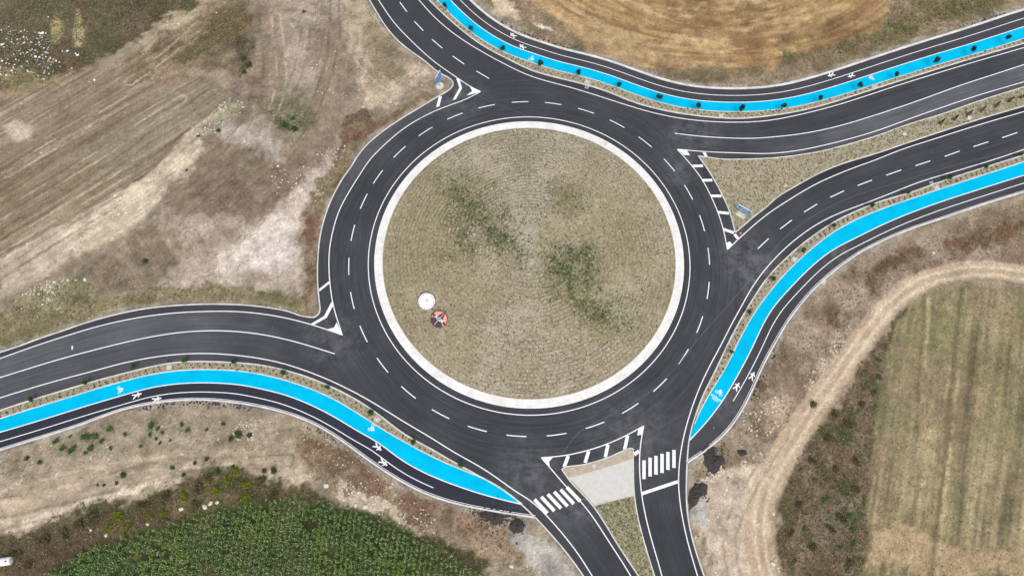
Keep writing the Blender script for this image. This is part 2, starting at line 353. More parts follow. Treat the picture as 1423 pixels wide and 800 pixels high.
def soil_mat(name, mode=1):
    m, t, b = new_mat(name, .95); co = obj_co(t); at = N(t, 'Attribute', attribute_name='col').outputs['Color']
    f = maprange(t, noise(t, co, 1.3, 6, .8), .28, .72, .72, 1.28)
    g = maprange(t, noise(t, co, 4.5, 4, .85), .3, .7, .72, 1.28)
    c = mulc(t, at, math_(t, 'MULTIPLY', f, g))
    # pebbles
    vo = N(t, 'TexVoronoi', feature='F1'); vo.inputs['Scale'].default_value = 1.6; vo.inputs['Randomness'].default_value = 1; t.links.new(co, vo.inputs['Vector'])
    dd = N(t, 'Math', operation='LESS_THAN'); t.links.new(vo.outputs['Distance'], dd.inputs[0]); dd.inputs[1].default_value = .12
    sel = maprange(t, noise(t, co, .5, 2), .45, .6, 0, .55)
    c = mixc(t, math_(t, 'MULTIPLY', dd.outputs[0], sel), c, tone(190, 178, 160))
    t.links.new(c, b.inputs['Base Color'])
    bump(t, b, noise(t, co, 2.6, 6, .75), .7, .16); return m
M['soil'] = soil_mat('bare_earth')
def leafy(name):
    m, t, b = new_mat(name, .8); at = N(t, 'Attribute', attribute_name='col').outputs['Color']
    t.links.new(at, b.inputs['Base Color']); return m
M['veg'] = leafy('vegetation')
M['rock'] = leafy('loose_stone')

# ------------------------------------------------------------------ terrain: zones painted as ground types in metres
road_poly = np.vstack([K_Wn, K_N[0:0]])
# asphalt outline: west kerb bottom-left -> top, north kerb left -> right, median, east kerb right -> bottom, south, west
R_out = [K_Wn, K_N, K_Es[::-1], K_Ws[::-1]]
road_poly = np.vstack(R_out)
bandN = np.vstack([K_N, O_N[::-1]])
bandE = np.vstack([K_Es[K_Es[:, 1] > G(954.5, 643)[1]], O_E[::-1]])
_iw = int(np.argmin(np.hypot(*(K_Ws-O_W[-1]).T)))
bandW = np.vstack([K_Ws[:_iw+1], O_W[::-1]])
FX0, FX1, FY0, FY1, FS = -102, 102, -56, 62, .23
def axis(a, b, s, far):
    c = np.arange(a, b+s/2, s); out = []; d = s; x = a
    while x > -far: d = min(d*1.35, 120); x -= d; out.append(x)
    hi = []; d = s; x = c[-1]
    while x < far: d = min(d*1.35, 120); x += d; hi.append(x)
    return np.array(out[::-1]+list(c)+hi)
gx = axis(FX0, FX1, FS, 1800); gy = axis(FY0, FY1, FS, 1800)
X, Y = np.meshgrid(gx, gy); shp = X.shape; X = X.ravel(); Y = Y.ravel()
paved = np.minimum.reduce([sdf(X, Y, p) for p in (road_poly, bandN, bandE, bandW)])
# warped coordinates give the zones ragged natural edges
_n1 = (fbm(X, Y, .9, 3, 5)-.5)*2.0; _n2 = (fbm(X, Y, .9, 3, 7)-.5)*2.0
wx = X+(fbm(X, Y, 5, 5, 1)-.5)*5+_n1; wy = Y+(fbm(X, Y, 5, 5, 2)-.5)*5+_n2
wx2 = X+(fbm(X, Y, 1.6, 3, 3)-.5)*1.2; wy2 = Y+(fbm(X, Y, 1.6, 3, 4)-.5)*1.2
colr = np.tile(tone(150, 134, 114), (len(X), 1))
colr *= (1+(fbm(X, Y, 14, 5, 6)-.5)*.5)[:, None]
dens = np.full(len(X), .12)          # tufts per square metre
tcol = np.tile(tone(110, 104, 76), (len(X), 1))
rockd = np.full(len(X), .05)
hgt = (fbm(X, Y, 9, 4, 8)-.5)*.5+(fbm(X, Y, 1.4, 3, 9)-.5)*.12
def W2(poly): return A2(poly)
def zmask(poly, soft=1.2, tight=False):
    x, y = (wx2, wy2) if tight else (wx, wy)
    return 1-sstep(-soft*.7, soft*.7, sdf(x, y, W2(poly)))
def blend(m, c, k=1.0):
    global colr
    m = np.clip(m*k, 0, 1)[:, None]; c = np.asarray(c)
    colr = colr*(1-m)+(c if c.ndim == 2 else c[None, :])*m
def setd(arr, m, v): arr[:] = arr*(1-m)+v*m
def settc(m, c):
    global tcol
    c = np.asarray(c); tcol = tcol*(1-m[:, None])+(c if c.ndim == 2 else c[None, :])*m[:, None]
def varied(c1, c2, size, seed, a=.35, b=.65, o=4):
    f = sstep(a, b, fbm(X, Y, size, o, seed))[:, None]; return np.asarray(c1)[None, :]*(1-f)+np.asarray(c2)[None, :]*f
def streak(p, q, L, Wd, seed, o=3):
    """noise drawn out along the ground direction from p to q"""
    a = np.array(G(*p)); b = np.array(G(*q)); d = (b-a)/np.linalg.norm(b-a)
    s = X*d[0]+Y*d[1]; r = -X*d[1]+Y*d[0]
    return fbm(s/L*Wd+seed, r, Wd, o, seed)

# -- west: graded earth
m = zmask([(345,0),(520,0),(570,70),(610,110),(560,150),(480,190),(440,250),(420,300),(430,410),(150,415),(100,380),(180,310),(235,260),(285,200),(300,150),(330,110)], 1.5)
blend(m, varied(tone(138,123,106), tone(157,143,126), 14, 20)); setd(dens, m, .35); setd(rockd, m, .35)
s = streak((200,290),(260,390), 12, 1.3, 21); mm = zmask([(110,375),(180,320),(215,310),(262,345),(262,360),(215,395),(150,412),(118,405)], 1); blend(mm, tone(126,112,94)); blend(mm*sstep(.45,.7,s), tone(160,145,125), .6)
mm = zmask([(455,0),(508,0),(545,50),(605,110),(560,132),(530,150),(500,145),(500,95),(470,60)], 1); blend(mm, varied(tone(182,164,142), tone(160,142,120), 4, 23)); setd(rockd, mm, .4)
for e in ([(395,0),(470,0),(475,60),(440,95),(410,60)], [(300,190),(345,175),(380,200),(385,235),(345,230),(310,215)], [(250,300),(330,270),(400,240),(420,260),(330,320),(270,345)], [(365,60),(420,50),(440,90),(400,110)]):
    blend(zmask(e, 2), tone(170,155,141), .55)
mm = zmask([(215,397),(300,342),(345,312),(385,290),(440,230),(468,190),(484,205),(445,265),(425,300),(418,350),(428,400),(380,400),(300,397),(240,402)], 1.2)
blend(mm, varied(tone(196,183,169), tone(170,155,138), 4, 24, .3, .6)); setd(dens, mm, .25); setd(rockd, mm, .5)
blend(zmask([(325,350),(345,322),(395,292),(410,300),(412,340),(395,368),(350,376)], 1.5)*sstep(.35,.6,fbm(X,Y,3,4,122)), tone(214,202,192), .75)
mm = zmask([(375,130),(420,125),(430,150),(420,185),(385,190),(370,160)], 2); blend(mm, tone(112,108,80), .5); setd(dens, mm, 1.2); settc(mm, tone(86,100,60))
mm = zmask([(385,160),(425,155),(425,185),(395,190)], 1); setd(dens, mm, 3.5); settc(mm, tone(72,96,48))
mm = zmask([(430,0),(450,0),(455,60),(430,60)], 1.5); setd(dens, mm, 1.5); settc(mm, tone(95,100,70))
mm = zmask([(510,10),(530,40),(560,70),(560,110),(520,110),(500,60)], 1.5); blend(mm, tone(128,118,90), .6); setd(dens, mm, 1.6); settc(mm, tone(100,98,66))
F6 = lambda L: [(a*.6, b*.6) for a, b in L]
sA = streak((240,300),(330,230), 9, .7, 120, 3); sB = streak((370,10),(330,200), 14, .9, 121, 3)
mm = zmask(F6([(400,430),(480,350),(560,330),(700,380),(722,420),(640,480),(560,520),(470,515),(400,470)]), 1.2); blend(mm, tone(124,108,91)[None, :]*(1+(sA-.5)*.7)[:, None], .9)
mm = zmask(F6([(575,0),(640,0),(660,120),(640,260),(570,300),(560,180),(580,60)]), 1.5); blend(mm, tone(140,123,105)[None, :]*(1+(sB-.5)*.8)[:, None], .8)
mm = zmask(F6([(720,60),(790,40),(800,160),(770,280),(720,350),(700,290),(740,180)]), 1.5); blend(mm, tone(132,116,98)[None, :]*(1+(sB-.5)*.8)[:, None], .8)
mm = zmask(F6([(510,300),(590,295),(640,345),(650,375),(600,368),(530,335)]), 1.2); blend(mm, tone(176,165,152), .7)
mm = zmask(F6([(790,250),(850,245),(875,290),(840,325),(790,315)]), .8); blend(mm, tone(96,78,60), .8); setd(dens, mm, 3); settc(mm, tone(100,80,60))
mm = zmask(F6([(640,225),(720,228),(740,290),(700,330),(640,320)]), 2); blend(mm, tone(120,112,90), .5)
# weeds with red stems along the western kerb
mm = zmask([(600,128),(612,134),(560,158),(515,192),(487,225),(462,270),(449,320),(443,400),(438,425),(425,385),(430,320),(440,262),(462,215),(475,172),(520,163),(555,148)], .6)
blend(mm, varied(tone(118,92,76), tone(134,122,96), 2.4, 25)); setd(dens, mm, 2.0); settc(mm, varied(tone(112,76,60), tone(110,104,72), 1.8, 26))
# pale haul road
mm = zmask([(0,358),(60,328),(100,305),(165,268),(215,235),(245,195),(283,165),(325,138),(335,150),(285,175),(283,212),(268,228),(236,258),(228,277),(180,317),(156,331),(102,361),(0,417)], .8, True)
s = streak((0,400),(240,240), 18, .9, 27); c = tone(188,173,151)[None, :]*(1+(s-.5)*.8)[:, None]; blend(mm, c); setd(dens, mm, .03); setd(rockd, mm, .55); haul = mm
# ploughed field with drag marks
fld = zmask([(-60,150),(0,132),(60,112),(100,96),(180,100),(300,108),(310,122),(280,170),(245,205),(200,245),(100,302),(0,358),(-60,380)], .8, True)
s = .5*streak((0,350),(260,190), 30, 1.3, 28, 4)+.5*streak((0,350),(260,196), 16, .5, 18, 2); s2 = streak((0,350),(260,190), 40, 3.5, 29)
c = varied(tone(142,124,104), tone(128,112,90), 12, 30)*(1+(s-.5)*.8+(s2-.5)*.5)[:, None]
blend(fld, c); setd(dens, fld, .02); setd(rockd, fld, .05)
blend(fld*sstep(.6,.7,streak((0,350),(260,190), 22, .55, 123, 2)), tone(168,154,132), .5); blend(fld*sstep(.62,.72,streak((0,350),(260,193), 18, .5, 124, 2)), tone(98,84,66), .55)
g = .6*fld*zmask([(150,250),(120,210),(180,160),(240,120),(300,112),(305,130),(230,210),(180,250)], 3); blend(g, tone(144,138,117)[None, :]*(1+(s-.5)*.8)[:, None], .8)
g = .5*fld*zmask([(0,250),(120,190),(200,180),(150,270),(0,345)], 4); blend(g, tone(128,119,92)[None, :]*(1+(s-.5)*.8)[:, None], .6)
for e in ([(5,172),(25,166),(48,180),(40,196),(22,195),(8,184)], [(0,345),(60,305),(130,250),(128,262),(60,322)],):
    blend(zmask(e, .8, True), tone(196,180,158), .75 if e[0][0] == 5 else .25)
# dark brush, top left
br = zmask([(-80,-40),(290,-40),(275,5),(240,32),(200,48),(172,58),(160,75),(132,84),(110,97),(85,106),(45,118),(0,122),(-80,140)], 1.0)
c = varied(tone(84,76,56), tone(104,90,72), 7, 31); blend(br, c); blend(br*sstep(.45,.75,fbm(X,Y,5,5,32)), tone(88,88,64), .7); blend(br*sstep(.62,.75,fbm(X,Y,6,4,33)), tone(128,112,84), .7)
setd(dens, br, 3.2); settc(br, varied(tone(88,92,56), tone(102,84,62), 4, 34))
mm = zmask([(0,90),(30,100),(90,105),(90,118),(40,130),(0,140)], 1); blend(mm, tone(150,136,102), .7)
for e in ([(68,30),(72,60),(86,60),(88,32),(78,20)], [(100,45),(108,12),(112,14),(112,35),(118,34),(116,65),(104,66)]): blend(zmask(e, .6, True), tone(160,148,108), .9)
br2 = zmask([(165,100),(190,60),(235,28),(285,0),(352,0),(356,40),(336,62),(338,100),(325,104),(300,92),(262,104),(215,117),(185,115)], 1.2)
s = streak((180,100),(330,10), 12, .8, 35)
blend(br2, varied(tone(118,104,82), tone(146,128,104), 4, 36)*(1+(s-.5)*.8)[:, None]); setd(dens, br2, 1.5); settc(br2, tone(104,96,66))
mm = zmask([(175,60),(200,44),(245,22),(275,6),(286,10),(260,34),(222,60),(190,78)], .8); blend(mm, varied(tone(172,156,130), tone(150,134,110), 2, 37)); setd(dens, mm, .4); setd(rockd, mm, .8)
mm = zmask([(300,15),(340,5),(350,40),(330,60),(290,78),(262,92),(240,88),(280,58)], 1.2); blend(mm, tone(96,86,62), .7); setd(dens, mm, 3); settc(mm, varied(tone(100,98,60), tone(120,96,60), 2, 38))
mm = zmask([(322,58),(345,56),(354,86),(340,108),(328,90)], .8); blend(mm, tone(80,70,56), .7); setd(dens, mm, 3); settc(mm, tone(74,68,48))
mm = zmask([(300,160),(318,140),(336,134),(340,156),(318,172),(300,190),(278,195)], .8); blend(mm, tone(150,146,118), .7); setd(dens, mm, 1.6); setd(rockd, mm, 2.0); settc(mm, tone(96,104,62))
# rubble and weeds along the south-west road
mm = zmask([(-60,470),(0,437),(50,408),(105,382),(118,405),(150,415),(230,398),(330,395),(430,412),(432,436),(360,425),(250,424),(150,442),(60,474),(0,492),(-60,512)], .8)
blend(mm, varied(tone(138,126,98), tone(112,106,76), 4, 39)); setd(dens, mm, 2.4); settc(mm, varied(tone(110,112,66), tone(100,92,66), 3, 40)); setd(rockd, mm, .7)
mm = zmask([(18,418),(60,395),(100,385),(112,402),(90,425),(50,440)], 1); blend(mm, tone(150,142,112), .7); setd(rockd, mm, 2.6)
mm = zmask([(38,405),(60,398),(70,410),(50,415)], .6); setd(dens, mm, 5); settc(mm, tone(88,108,44))

# -- south west: bare bank, track, scrub, maize
sw = zmask([(-80,640),(0,625),(150,580),(250,560),(330,562),(450,600),(560,660),(700,720),(760,740),(800,810),(-80,830)], 1.0)
blend(sw, varied(tone(162,148,127), tone(140,128,106), 4, 41)*(1+(streak((0,735),(200,670), 10, .7, 125)-.5)*.4)[:, None]); setd(dens, sw, .8); settc(sw, varied(tone(112,104,76), tone(96,98,62), 5, 42)); setd(rockd, sw, .7)
s = streak((0,735),(200,670), 14, .8, 43)
mm = zmask([(-60,735),(0,690),(90,655),(200,632),(330,622),(420,632),(440,650),(400,668),(300,648),(220,662),(130,688),(50,722),(0,742),(-60,765)], .9, True); blend(mm, tone(168,151,128)[None, :]*(1+(s-.5)*.45)[:, None]); setd(dens, mm, .15); setd(rockd, mm, .4)
mm = zmask([(-10,748),(15,732),(60,714),(120,694),(180,676),(235,657),(238,662),(190,684),(130,706),(60,728),(15,742),(0,752)], .4, True); blend(mm, tone(208,190,168), .95)
mm = zmask([(385,655),(400,645),(440,660),(440,680),(420,684),(390,672)], .8); blend(mm, tone(190,172,148), .9); setd(dens, mm, .1)
mm = zmask([(420,600),(470,610),(560,665),(640,690),(720,745),(740,800),(660,790),(560,735),(480,690),(430,660)], 1.5); blend(mm, varied(tone(148,130,108), tone(118,98,78), 4, 44)); setd(dens, mm, 2.0); settc(mm, varied(tone(106,96,62), tone(120,84,64), 3, 45)); setd(rockd, mm, 1.0)
for e in ([(470,665),(500,672),(520,690),(560,712),(600,728),(600,740),(560,728),(510,705),(480,688)],): 
    mm = zmask(e, .8); blend(mm, tone(196,178,156), .8); setd(rockd, mm, 3.5); setd(dens, mm, .3)
for e in ([(455,620),(478,622),(476,640),(455,636)], [(512,660),(532,662),(530,678),(512,674)], [(545,688),(575,690),(572,702),(548,700)], [(590,695),(608,696),(606,712),(592,710)], [(630,715),(668,722),(664,748),(634,742)]):
    mm = zmask(e, .7); blend(mm, tone(116,86,68), .4); setd(dens, mm, 2.5); settc(mm, tone(118,84,66))
brd = zmask([(-60,785),(0,756),(70,730),(130,705),(180,690),(250,668),(300,655),(345,650),(385,664),(420,684),(500,700),(580,735),(660,780),(690,830),(-60,840)], 1.0)
blend(brd, varied(tone(80,72,52), tone(104,92,66), 4, 46)); blend(brd*sstep(.52,.66,fbm(X,Y,4,4,47)), tone(70,80,42), .8)
setd(dens, brd, 4.0); settc(brd, varied(tone(78,92,40), tone(92,80,56), 3, 48)); setd(rockd, brd, .15)
mm = zmask([(0,745),(90,735),(130,720),(150,745),(110,765),(60,800),(0,830)], 1.5); blend(mm, tone(92,78,62), .7); settc(mm, tone(98,82,64))
CORN = [(20,830),(60,803),(95,780),(135,757),(185,742),(225,733),(280,716),(330,703),(400,692),(450,697),(500,708),(550,728),(590,748),(630,772),(665,800),(690,830)]
corn_m = zmask(CORN, .9, True); blend(corn_m, varied(tone(66,74,44), tone(92,84,60), 3, 49)); setd(dens, corn_m, .8); settc(corn_m, tone(70,90,40)); setd(rockd, corn_m, 0)
mm = zmask([(715,728),(740,742),(765,752),(800,800),(820,830),(770,830),(740,800),(718,762),(706,745)], .8); blend(mm, tone(176,169,160)); setd(dens, mm, .15); setd(rockd, mm, .5)
mm = zmask([(752,740),(772,750),(815,800),(795,800)], .8); blend(mm, tone(150,138,112)); setd(dens, mm, 1.2)

# -- north: stubble field with curved bands
nb = zmask([(640,-40),(668,0),(700,22),(745,45),(800,72),(860,92),(930,112),(1010,125),(1090,118),(1200,88),(1300,55),(1423,8),(1500,-20),(1500,-60)], 1)
blend(nb, varied(tone(146,127,105), tone(116,104,80), 5, 50)); setd(dens, nb, 1.8); settc(nb, varied(tone(106,98,66), tone(126,104,76), 4, 51)); setd(rockd, nb, .4)
mm = zmask([(670,-20),(690,-20),(728,12),(718,28),(695,20)], .8); blend(mm, tone(196,177,150)); setd(dens, mm, .1)
mm = zmask([(740,30),(765,38),(768,44),(742,36)], .4, True); blend(mm, tone(214,198,180))
st = zmask([(720,-60),(744,0),(770,22),(800,52),(830,70),(866,82),(920,91),(965,93),(1010,92),(1080,84),(1130,72),(1180,58),(1215,42),(1232,20),(1246,-60)], .9)
cx, cy = G(985, -45); rr = np.hypot((X-cx)/1.75, Y-cy)*(1+(fbm(X, Y, 30, 2, 52)-.5)*.12); th = np.arctan2(Y-cy, X-cx)
b1 = .5*fbm(rr, th*5, 3.2, 4, 53)+.5*fbm(rr, th*3.2, 1.2, 3, 58); b2 = fbm(rr, th*2.2, .55, 2, 54); b3 = fbm(X, Y, 3, 5, 59)
c = varied(tone(162,134,94), tone(140,111,76), 9, 55)*(1+(b1-.5)*1.3+(b2-.5)*.8+(b3-.5)*.5)[:, None]
blend(st, c); g = st*sstep(.53,.62,b1); blend(g, tone(186,163,124), .55); g = st*sstep(.54,.66,fbm(rr, th*4.5, 1.6, 5, 56)); blend(g, tone(130,98,72), .5)
setd(dens, st, .25); settc(st, tone(168,138,90)); setd(rockd, st, 0)
mm = zmask([(1085,70),(1130,72),(1215,45),(1240,20),(1330,-5),(1423,-30),(1423,-5),(1290,35),(1230,62),(1130,88),(1085,84)], 1); blend(mm, varied(tone(104,96,66), tone(132,114,88), 4, 57)); setd(dens, mm, 3); settc(mm, tone(88,92,52))

# -- east: bank, track, scrub, striped field
eb = zmask([(960,660),(1010,600),(1050,510),(1090,450),(1140,395),(1200,350),(1300,310),(1500,250),(1500,385),(1370,372),(1310,380),(1250,410),(1200,465),(1150,530),(1090,600),(1050,660),(1000,680)], 1.2)
blend(eb, varied(tone(156,140,121), tone(132,114,94), 3.5, 60)); setd(dens, eb, 1.5); settc(eb, varied(tone(108,98,72), tone(120,92,70), 3, 61)); setd(rockd, eb, .6)
for e in ([(1200,395),(1215,360),(1250,345),(1290,335),(1270,360),(1225,385),(1205,415)], [(1300,330),(1420,300),(1423,320),(1340,350)], [(1143,435),(1160,425),(1165,455),(1148,460)], [(1080,480),(1092,470),(1095,500),(1082,505)], [(1050,530),(1065,540),(1060,560),(1048,552)]):
    mm = zmask(e, 1.0); blend(mm, varied(tone(112,84,60), tone(92,78,56), 2, 62), .75); setd(dens, mm, 3); settc(mm, tone(112,82,58))
mm = zmask([(1135,505),(1165,460),(1175,465),(1150,510),(1130,550),(1120,545)], .8); blend(mm, tone(188,172,148), .6); setd(rockd, mm, 2)
mm = zmask([(1055,565),(1090,550),(1085,590),(1060,600)], 1); blend(mm, tone(178,160,134), .7); setd(rockd, mm, 2)
es = zmask([(1240,440),(1265,428),(1245,470),(1228,560),(1215,660),(1208,830),(1080,830),(1068,760),(1072,700),(1105,640),(1150,578),(1195,505)], .8)
c = varied(tone(108,90,72), tone(86,76,56), 4, 63); blend(es, c); blend(es*sstep(.48,.6,fbm(X,Y,2.2,5,64)), tone(138,120,102), .7); blend(es*sstep(.56,.7,fbm(X,Y,3.5,4,65)), tone(70,76,48), .8)
setd(dens, es, 5.5); settc(es, varied(tone(82,88,50), tone(112,94,74), 3, 66)); setd(rockd, es, .05)
mm = zmask([(1140,710),(1180,700),(1185,745),(1150,750)], 1); blend(mm, tone(122,110,104), .6)
sd_ = zmask([(958,680),(990,655),(1035,640),(1060,640),(1058,690),(1055,740),(1066,830),(985,830),(965,740)], 1); blend(sd_, varied(tone(204,186,165), tone(184,166,145), 3, 67)); setd(dens, sd_, .12); setd(rockd, sd_, 1.6)
mm = zmask([(968,690),(985,705),(985,725),(970,715)], .8); blend(mm, tone(178,174,168)); setd(dens, mm, .2)
mm = zmask([(957,700),(966,700),(985,800),(1000,830),(985,830),(970,760)], .5); blend(mm, tone(150,136,112)); setd(dens, mm, 1.5)
TRK = catmull(A2([(1560,395),(1423,381),(1370,375),(1320,380),(1275,396),(1238,424),(1205,465),(1165,520),(1120,585),(1085,640),(1062,690),(1056,740),(1066,800),(1085,870)]))
TW = np.interp(np.arange(len(TRK)), [0, len(TRK)*.5, len(TRK)-1], [1.9, 2.1, 2.5])
tx_ = X*.65+wx2*.35; ty_ = Y*.65+wy2*.35; dt = np.full(len(X), 1e9); sgn = np.zeros(len(X)); dd_ = TRK[1:]-TRK[:-1]
for (ax, ay), (ex, ey) in zip(TRK[:-1], dd_):
    L = ex*ex+ey*ey; t = np.clip(((tx_-ax)*ex+(ty_-ay)*ey)/L, 0, 1); qx = tx_-ax-t*ex; qy = ty_-ay-t*ey; d = np.hypot(qx, qy); k = d < dt
    dt = np.where(k, d, dt); sgn = np.where(k, np.sign(ex*qy-ey*qx), sgn)
df = zmask([(1243,450),(1262,430),(1290,408),(1340,396),(1423,400),(1500,405),(1700,420),(1700,830),(1198,830),(1206,700),(1216,590),(1228,510)], .5, True)
p0, p1 = np.array(G(1330, 590)), np.array(G(1303, 800)); dv = (p1-p0)/np.linalg.norm(p1-p0); rr = -(X-p0[0])*dv[1]+(Y-p0[1])*dv[0]; ss = X*dv[0]+Y*dv[1]
w1 = fbm(rr, ss/40, 1.1, 3, 70); w2 = fbm(rr, ss/25, 5, 3, 71); w3 = .6*vnoise(rr/.42, ss/9)+.4*vnoise(rr/.8+9, ss/20)
c = varied(tone(146,131,101), tone(124,114,84), 7, 72)*(1+(w1-.5)*.55+(w2-.5)*.25+(w3-.5)*.85)[:, None]
blend(df, c); g = df*sstep(.55,.7,w1)*sstep(.4,.6,fbm(X,Y,12,3,73)); blend(g, tone(176,162,126), .5); g = df*sstep(.5,.65,fbm(X,Y,9,4,74)); blend(g, tone(122,122,86), .35); blend(df*sstep(.55,.68,fbm(X,Y,7,3,75)), tone(150,128,104), .4)
g = df*zmask([(1205,732),(1300,745),(1380,758),(1500,765),(1500,800),(1380,792),(1280,800),(1203,782)], .8); blend(g, tone(172,148,116), .8)
for a, b in (((1344,400),(1300,830)), ((1292,408),(1282,560))):
    q0, q1 = np.array(G(*a)), np.array(G(*b)); e = (q1-q0)/np.linalg.norm(q1-q0); r_ = -((X*.7+wx2*.3)-q0[0])*e[1]+((Y*.7+wy2*.3)-q0[1])*e[0]; t_ = (X-q0[0])*e[0]+(Y-q0[1])*e[1]
    k = (t_ > 0)*(t_ < np.linalg.norm(q1-q0)); blend(k*np.exp(-(r_/.3)**2)*sstep(.25,.6,fbm(X,Y,2,3,78)), tone(190,174,134), .6); blend(k*np.exp(-((r_+.8)/.35)**2), tone(100,90,64), .6)
setd(dens, df, .9); settc(df, varied(tone(120,114,68), tone(98,104,58), 5, 76)); setd(rockd, df, 0)
hw_ = np.interp(Y, [-50, -20, 0, 10], [2.2, 1.85, 1.55, 1.4]); mm = np.clip(1-sstep(-.35, .35, dt-hw_), 0, 1); blend(mm, varied(tone(190,170,143), tone(178,157,131), 5, 68)); setd(dens, mm, .02); setd(rockd, mm, .12)
for o_ in (-.7, .7): blend(mm*np.exp(-((dt*sgn-o_)/.28)**2), tone(218,202,178), .6)
blend(mm*sstep(-.6, -.1, dt-hw_), tone(172,153,128), .45)
blend(mm*np.exp(-((dt*sgn)/.4)**2)*sstep(.4,.6,fbm(X,Y,4,3,69)), tone(168,150,122), .6)
trk = mm
def ruts(pts, gaps, wd, c, k, full=False):
    P = catmull(A2(pts if full else F6(pts)), 5); lo, hi = P.min(0)-3, P.max(0)+3; b_ = np.where((X > lo[0]) & (X < hi[0]) & (Y > lo[1]) & (Y < hi[1]))[0]
    xa, ya = X[b_]*.7+wx2[b_]*.3, Y[b_]*.7+wy2[b_]*.3; d_ = np.full(len(b_), 1e9); sg = np.zeros(len(b_))
    for (ax, ay), (ex, ey) in zip(P[:-1], P[1:]-P[:-1]):
        L_ = ex*ex+ey*ey; t = np.clip(((xa-ax)*ex+(ya-ay)*ey)/L_, 0, 1); qx = xa-ax-t*ex; qy = ya-ay-t*ey; dd = np.hypot(qx, qy); q = dd < d_
        d_ = np.where(q, dd, d_); sg = np.where(q, np.sign(ex*qy-ey*qx), sg)
    m_ = np.zeros(len(X)); v = np.zeros(len(b_))
    for g_ in gaps: v = np.maximum(v, np.exp(-((d_*sg-g_)/wd)**2))
    m_[b_] = v*sstep(.3, .55, fbm(X[b_], Y[b_], 3.5, 4, 131)); blend(m_, c, k)
DKR, LTR = tone(104,90,74), tone(196,182,162)
for pts, c in (([(0,640),(120,565),(250,485),(400,400),(455,345)], DKR), ([(0,608),(150,528),(300,438),(400,385)], LTR), ([(0,665),(150,585),(260,520),(370,460)], LTR), ([(775,0),(770,120),(722,260),(640,380),(540,470)], DKR), ([(715,0),(695,150),(625,300),(540,400),(430,500)], DKR),
    ([(80,345),(200,260),(330,190),(430,110)], DKR), ([(0,545),(200,425),(400,280),(500,200)], DKR), ([(0,500),(250,345),(420,230)], LTR), ([(0,450),(220,300),(330,240)], DKR), ([(20,400),(180,300),(300,230)], LTR), ([(0,575),(120,505),(300,395)], LTR), ([(590,40),(600,180),(570,300),(480,380)], DKR), ([(640,40),(650,200),(610,320)], LTR), ([(820,40),(830,130),(900,200)], LTR), ([(120,200),(150,235),(140,280)], DKR), ([(380,80),(300,150),(220,200),(100,280)], DKR), ([(460,60),(380,130),(300,190)], LTR)):
    ruts(pts, (-.85, .85), .2, c, .6)
for pts, c in (([(0,700),(100,680),(220,650),(400,640)], DKR), ([(0,716),(120,692),(240,662),(380,648)], LTR), ([(0,690),(140,655),(260,640)], LTR), ([(0,728),(110,702),(200,680),(300,655)], DKR), ([(985,800),(1000,730),(1050,660)], LTR), ([(1020,800),(1015,740),(1060,650),(1110,570)], DKR), ([(720,780),(760,770),(800,800)], LTR)):
    ruts(pts, (-.85, .85), .22, c, .5, True)
for pts in ([(215,345),(240,385)], [(200,355),(222,395)], [(170,372),(190,405)], [(300,290),(330,330)], [(330,270),(360,305)], [(265,330),(285,372)]): ruts(pts, (-1.4, -.7, 0, .7, 1.4), .16, DKR, .45, True)
# -- relief
hgt += 1.0*zmask([(300,150),(350,120),(430,200),(420,280),(330,330),(262,340),(215,320),(250,240)], 4)
hgt += .5*haul-.25*trk*1.0
hgt *= sstep(.6, 6, paved); hgt -= .02
inside = paved < .1
hgt = np.where(paved < .1, -.12, hgt*1.0)
far = sstep(80, 140, np.maximum(np.abs(X), np.abs(Y))); hgt *= 1-far*.5
_e = (1-sstep(.35, 1.3, paved+(fbm(X, Y, 2, 3, 132)-.5)*1.6))*sstep(.3, .6, fbm(X, Y, 7, 3, 133)); blend(_e, tone(168,161,152), .6); setd(rockd, _e, 1.2); setd(dens, _e, .5)
_e = (1-sstep(.2, .8, paved))*sstep(.5, .65, fbm(X, Y, 3, 3, 134)); blend(_e, tone(96,90,84), .5)
_m = (fbm(X, Y, 1.3, 3, 97)-.5)*.75+(fbm(X, Y, 4.5, 4, 98)-.5)*.5; _bare = 1-np.clip(trk+.5*df+.6*fld, 0, 1)
colr *= (1+_m*(.35+.65*_bare))[:, None]
_sp = (rng.uniform(size=len(X)) < .012*_bare*np.clip(fbm(X, Y, 6, 3, 99)*3-.8, 0, 1.5)); colr[_sp] *= .55
colr = np.clip(colr*np.exp(rng.normal(0, .085, len(X))*(1+.35*np.clip(dens, 0, 3)))[:, None], .01, .9)
nx, ny = shp[1], shp[0]
ii = np.arange(nx*ny).reshape(ny, nx); F = np.stack([ii[:-1,:-1], ii[:-1,1:], ii[1:,1:], ii[1:,:-1]], -1).reshape(-1, 4)
me = fast_mesh('ground', np.c_[X, Y, hgt], F, M['soil'], colr, True)
link(bpy.data.objects.new('ground', me), kind='structure')

def ground_z(x, y):
    ix = np.clip(np.searchsorted(gx, x)-1, 0, nx-2); iy = np.clip(np.searchsorted(gy, y)-1, 0, ny-2)
    return hgt[iy*nx+ix]

# ------------------------------------------------------------------ asphalt, paths, verges, kerbs
road = poly_obj('road', road_poly, 0.0, M['asphalt'], kind='structure')
Zp, Zl = .006, .012
def crop(P, x0=-98, x1=98, y0=-52, y1=58):
    k = (P[:, 0] > x0) & (P[:, 0] < x1) & (P[:, 1] > y0) & (P[:, 1] < y1); return P[k]
def lane(name, A, B, a0, a1, b0, b1, mat):
    A = sub(A, a0, a1); B = sub(B, b0, b1)
    if a0 is None: A = A[::-1]; B = B[::-1]          # u = 0 at the roundabout end
    return between(name, A, B, .004, mat, road)
